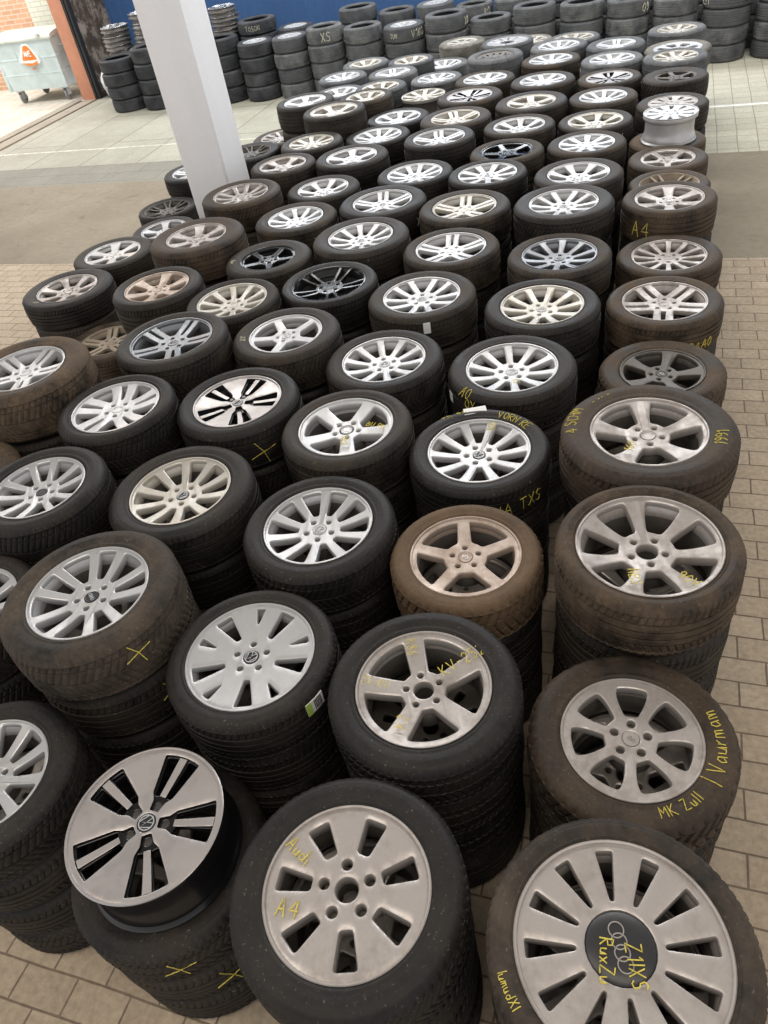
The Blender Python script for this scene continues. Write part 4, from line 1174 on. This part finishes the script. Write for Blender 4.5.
for sx, sy in ((-.55, .08), (.55, .08), (-.55, .80), (.55, .80)):
    mb = MB(); mb.box(sx-.06, sx+.06, sy-.06, sy+.06, .215, .245, .004)
    mb.box(sx-.045, sx-.035, sy-.03, sy+.07, .09, .22); mb.box(sx+.035, sx+.045, sy-.03, sy+.07, .09, .22)
    c = link('castor_fork', mb.mesh('castor_fork', M['bin_side'], 0), BIN)
    mb = MB(); prof = [(.045, -.022), (.088, -.022), (.098, -.012), (.1, 0), (.098, .012), (.088, .022), (.045, .022)]
    mb.lathe(prof, 24, closed=True); mb.lathe([(.001, -.014), (.045, -.014), (.045, .014), (.001, .014)], 16)
    vv = [(z+sx, x+sy+.03, y+.1) for x, y, z in mb.v]; mb.v = vv
    link('castor_wheel', mb.mesh('castor_wheel', M['castor'], 40), c)
# emblem: orange mound with a white band and three letters
def flatpoly(name, pts, y0, y1, mat, par):
    n = len(pts); v = [(x, y0, z) for x, z in pts] + [(x, y1, z) for x, z in pts]
    f = [tuple(range(n)), tuple(range(n, 2*n))[::-1]] + [(i, n+i, n+(i+1) % n, (i+1) % n) for i in range(n)]
    return link(name, mesh(name, v, f, mat, 0), par)
ex, ez = .12, .82
white_ = flatpoly('emblem_ground', rounded([(ex-.26, ez-.10), (ex+.22, ez-.14), (ex+.20, ez+.0), (ex+.06, ez+.20), (ex-.06, ez+.20), (ex-.18, ez+.04)], .02, 3), -.088, -.04, M['decal_white'], BIN)
white_['label'] = 'white emblem with orange mound'
flatpoly('emblem_mound', rounded([(ex-.17, ez-.07), (ex+.18, ez-.07), (ex+.10, ez+.10), (ex+.05, ez+.17), (ex-.04, ez+.17), (ex-.09, ez+.08)], .015, 3), -.092, -.06, M['orange'], white_)
flatpoly('emblem_swoosh', rounded([(ex-.20, ez-.10), (ex+.0, ez-.13), (ex+.19, ez-.09), (ex+.12, ez-.155), (ex-.08, ez-.165)], .015, 3), -.092, -.06, M['orange'], white_)
rng_ = random.Random(5); st, w_ = strokes('AHE', .085, rng_)
mb = MB()
for s_ in st: mb.tube([(ex+x-w_/2, -.096, ez+y-.005) for x, y in s_], .010, 6)
link('emblem_letters', mb.mesh('emblem_letters', M['decal_white']), white_)
mb = MB(); st, w_ = strokes('0421', .03, rng_)
for s_ in st: mb.tube([(ex+x-w_/2, -.062, ez-.235+y) for x, y in s_], .004, 5)
link('emblem_number', mb.mesh('emblem_number', M['orange']), BIN)

# white plastic sack between the left wall and the first tyre stack
import bmesh
bm = bmesh.new(); bmesh.ops.create_icosphere(bm, subdivisions=4, radius=1)
rs = random.Random(2)
ph = [rs.uniform(0, 6) for _ in range(6)]
for v_ in bm.verts:
    x, y, z = v_.co; t = math.atan2(y, x)
    k = 1 + .07*math.sin(5*t+ph[0]+3*z) + .05*math.sin(9*t+ph[1]-4*z) + .04*math.sin(7*z+ph[2]+2*t)
    taper = 1.0 if z < .2 else 1 - .55*((z-.2)/.8)**1.5
    v_.co = Vector((x*.16*k*taper, y*.16*k*taper, max(-1, z*1.05)*.27*(1+.05*math.sin(4*t+ph[3])))) 
zmin = min(v_.co.z for v_ in bm.verts)
for v_ in bm.verts: v_.co.z = max(v_.co.z-zmin-.03, 0)
me = bpy.data.meshes.new('sack'); bm.to_mesh(me); bm.free(); me.materials.append(plain('crumpled_white_plastic', (.66, .67, .68), .35, 0, .15, 9)); finish(me, 60)
tag(link('plastic_sack', me, None, (-9.98, 13.52, 0)), 'crumpled white plastic sack between the sooty wall and tyre stacks', 'sack')

# rubble lying by the outside wall
# ------------------------------------------------------------------ light
w = bpy.data.worlds.new('world'); SC.world = w; w.use_nodes = True
nt = w.node_tree; bg = nt.nodes['Background']
tc = nt.nodes.new('ShaderNodeTexCoord'); sp = nt.nodes.new('ShaderNodeSeparateXYZ'); nt.links.new(tc.outputs['Generated'], sp.inputs[0])
c = ramp(nt, sp.outputs['Z'], .10, .80, (1.28, 1.28, 1.31), (.30, .275, .255))
nt.links.new(c, bg.inputs['Color']); bg.inputs['Strength'].default_value = .80

def area(name, loc, rot, sx, sy, power, col):
    l = bpy.data.lights.new(name, 'AREA'); l.shape = 'RECTANGLE'; l.size = sx; l.size_y = sy; l.energy = power; l.color = col
    o = bpy.data.objects.new(name, l); COL.objects.link(o); o.location = loc; o.rotation_euler = rot; return o
area('skylight', (-3.5, 9.5, 7.0), (0, 0, 0), 12, 2.0, 700, (1, .98, .95))
area('skylight', (-1.0, -.6, 7.0), (0, 0, 0), 11, 1.8, 270, (1, .91, .80))
area('added_back_light', (-3.0, 14.4, 4.2), (math.radians(-68), 0, 0), 14, 2.0, 800, (.93, .97, 1))  # added unseen light over the back wall, for reflections on the far rims
area('yard_daylight', (-14.0, 12.0, 5.0), (0, 0, 0), 4, 6, 550, (1, .98, .95))
SC.view_settings.view_transform = 'Standard'; SC.view_settings.look = 'None'
SC.view_settings.gamma = 1.0; SC.view_settings.use_curve_mapping = False
SC.view_settings.exposure = 0.0
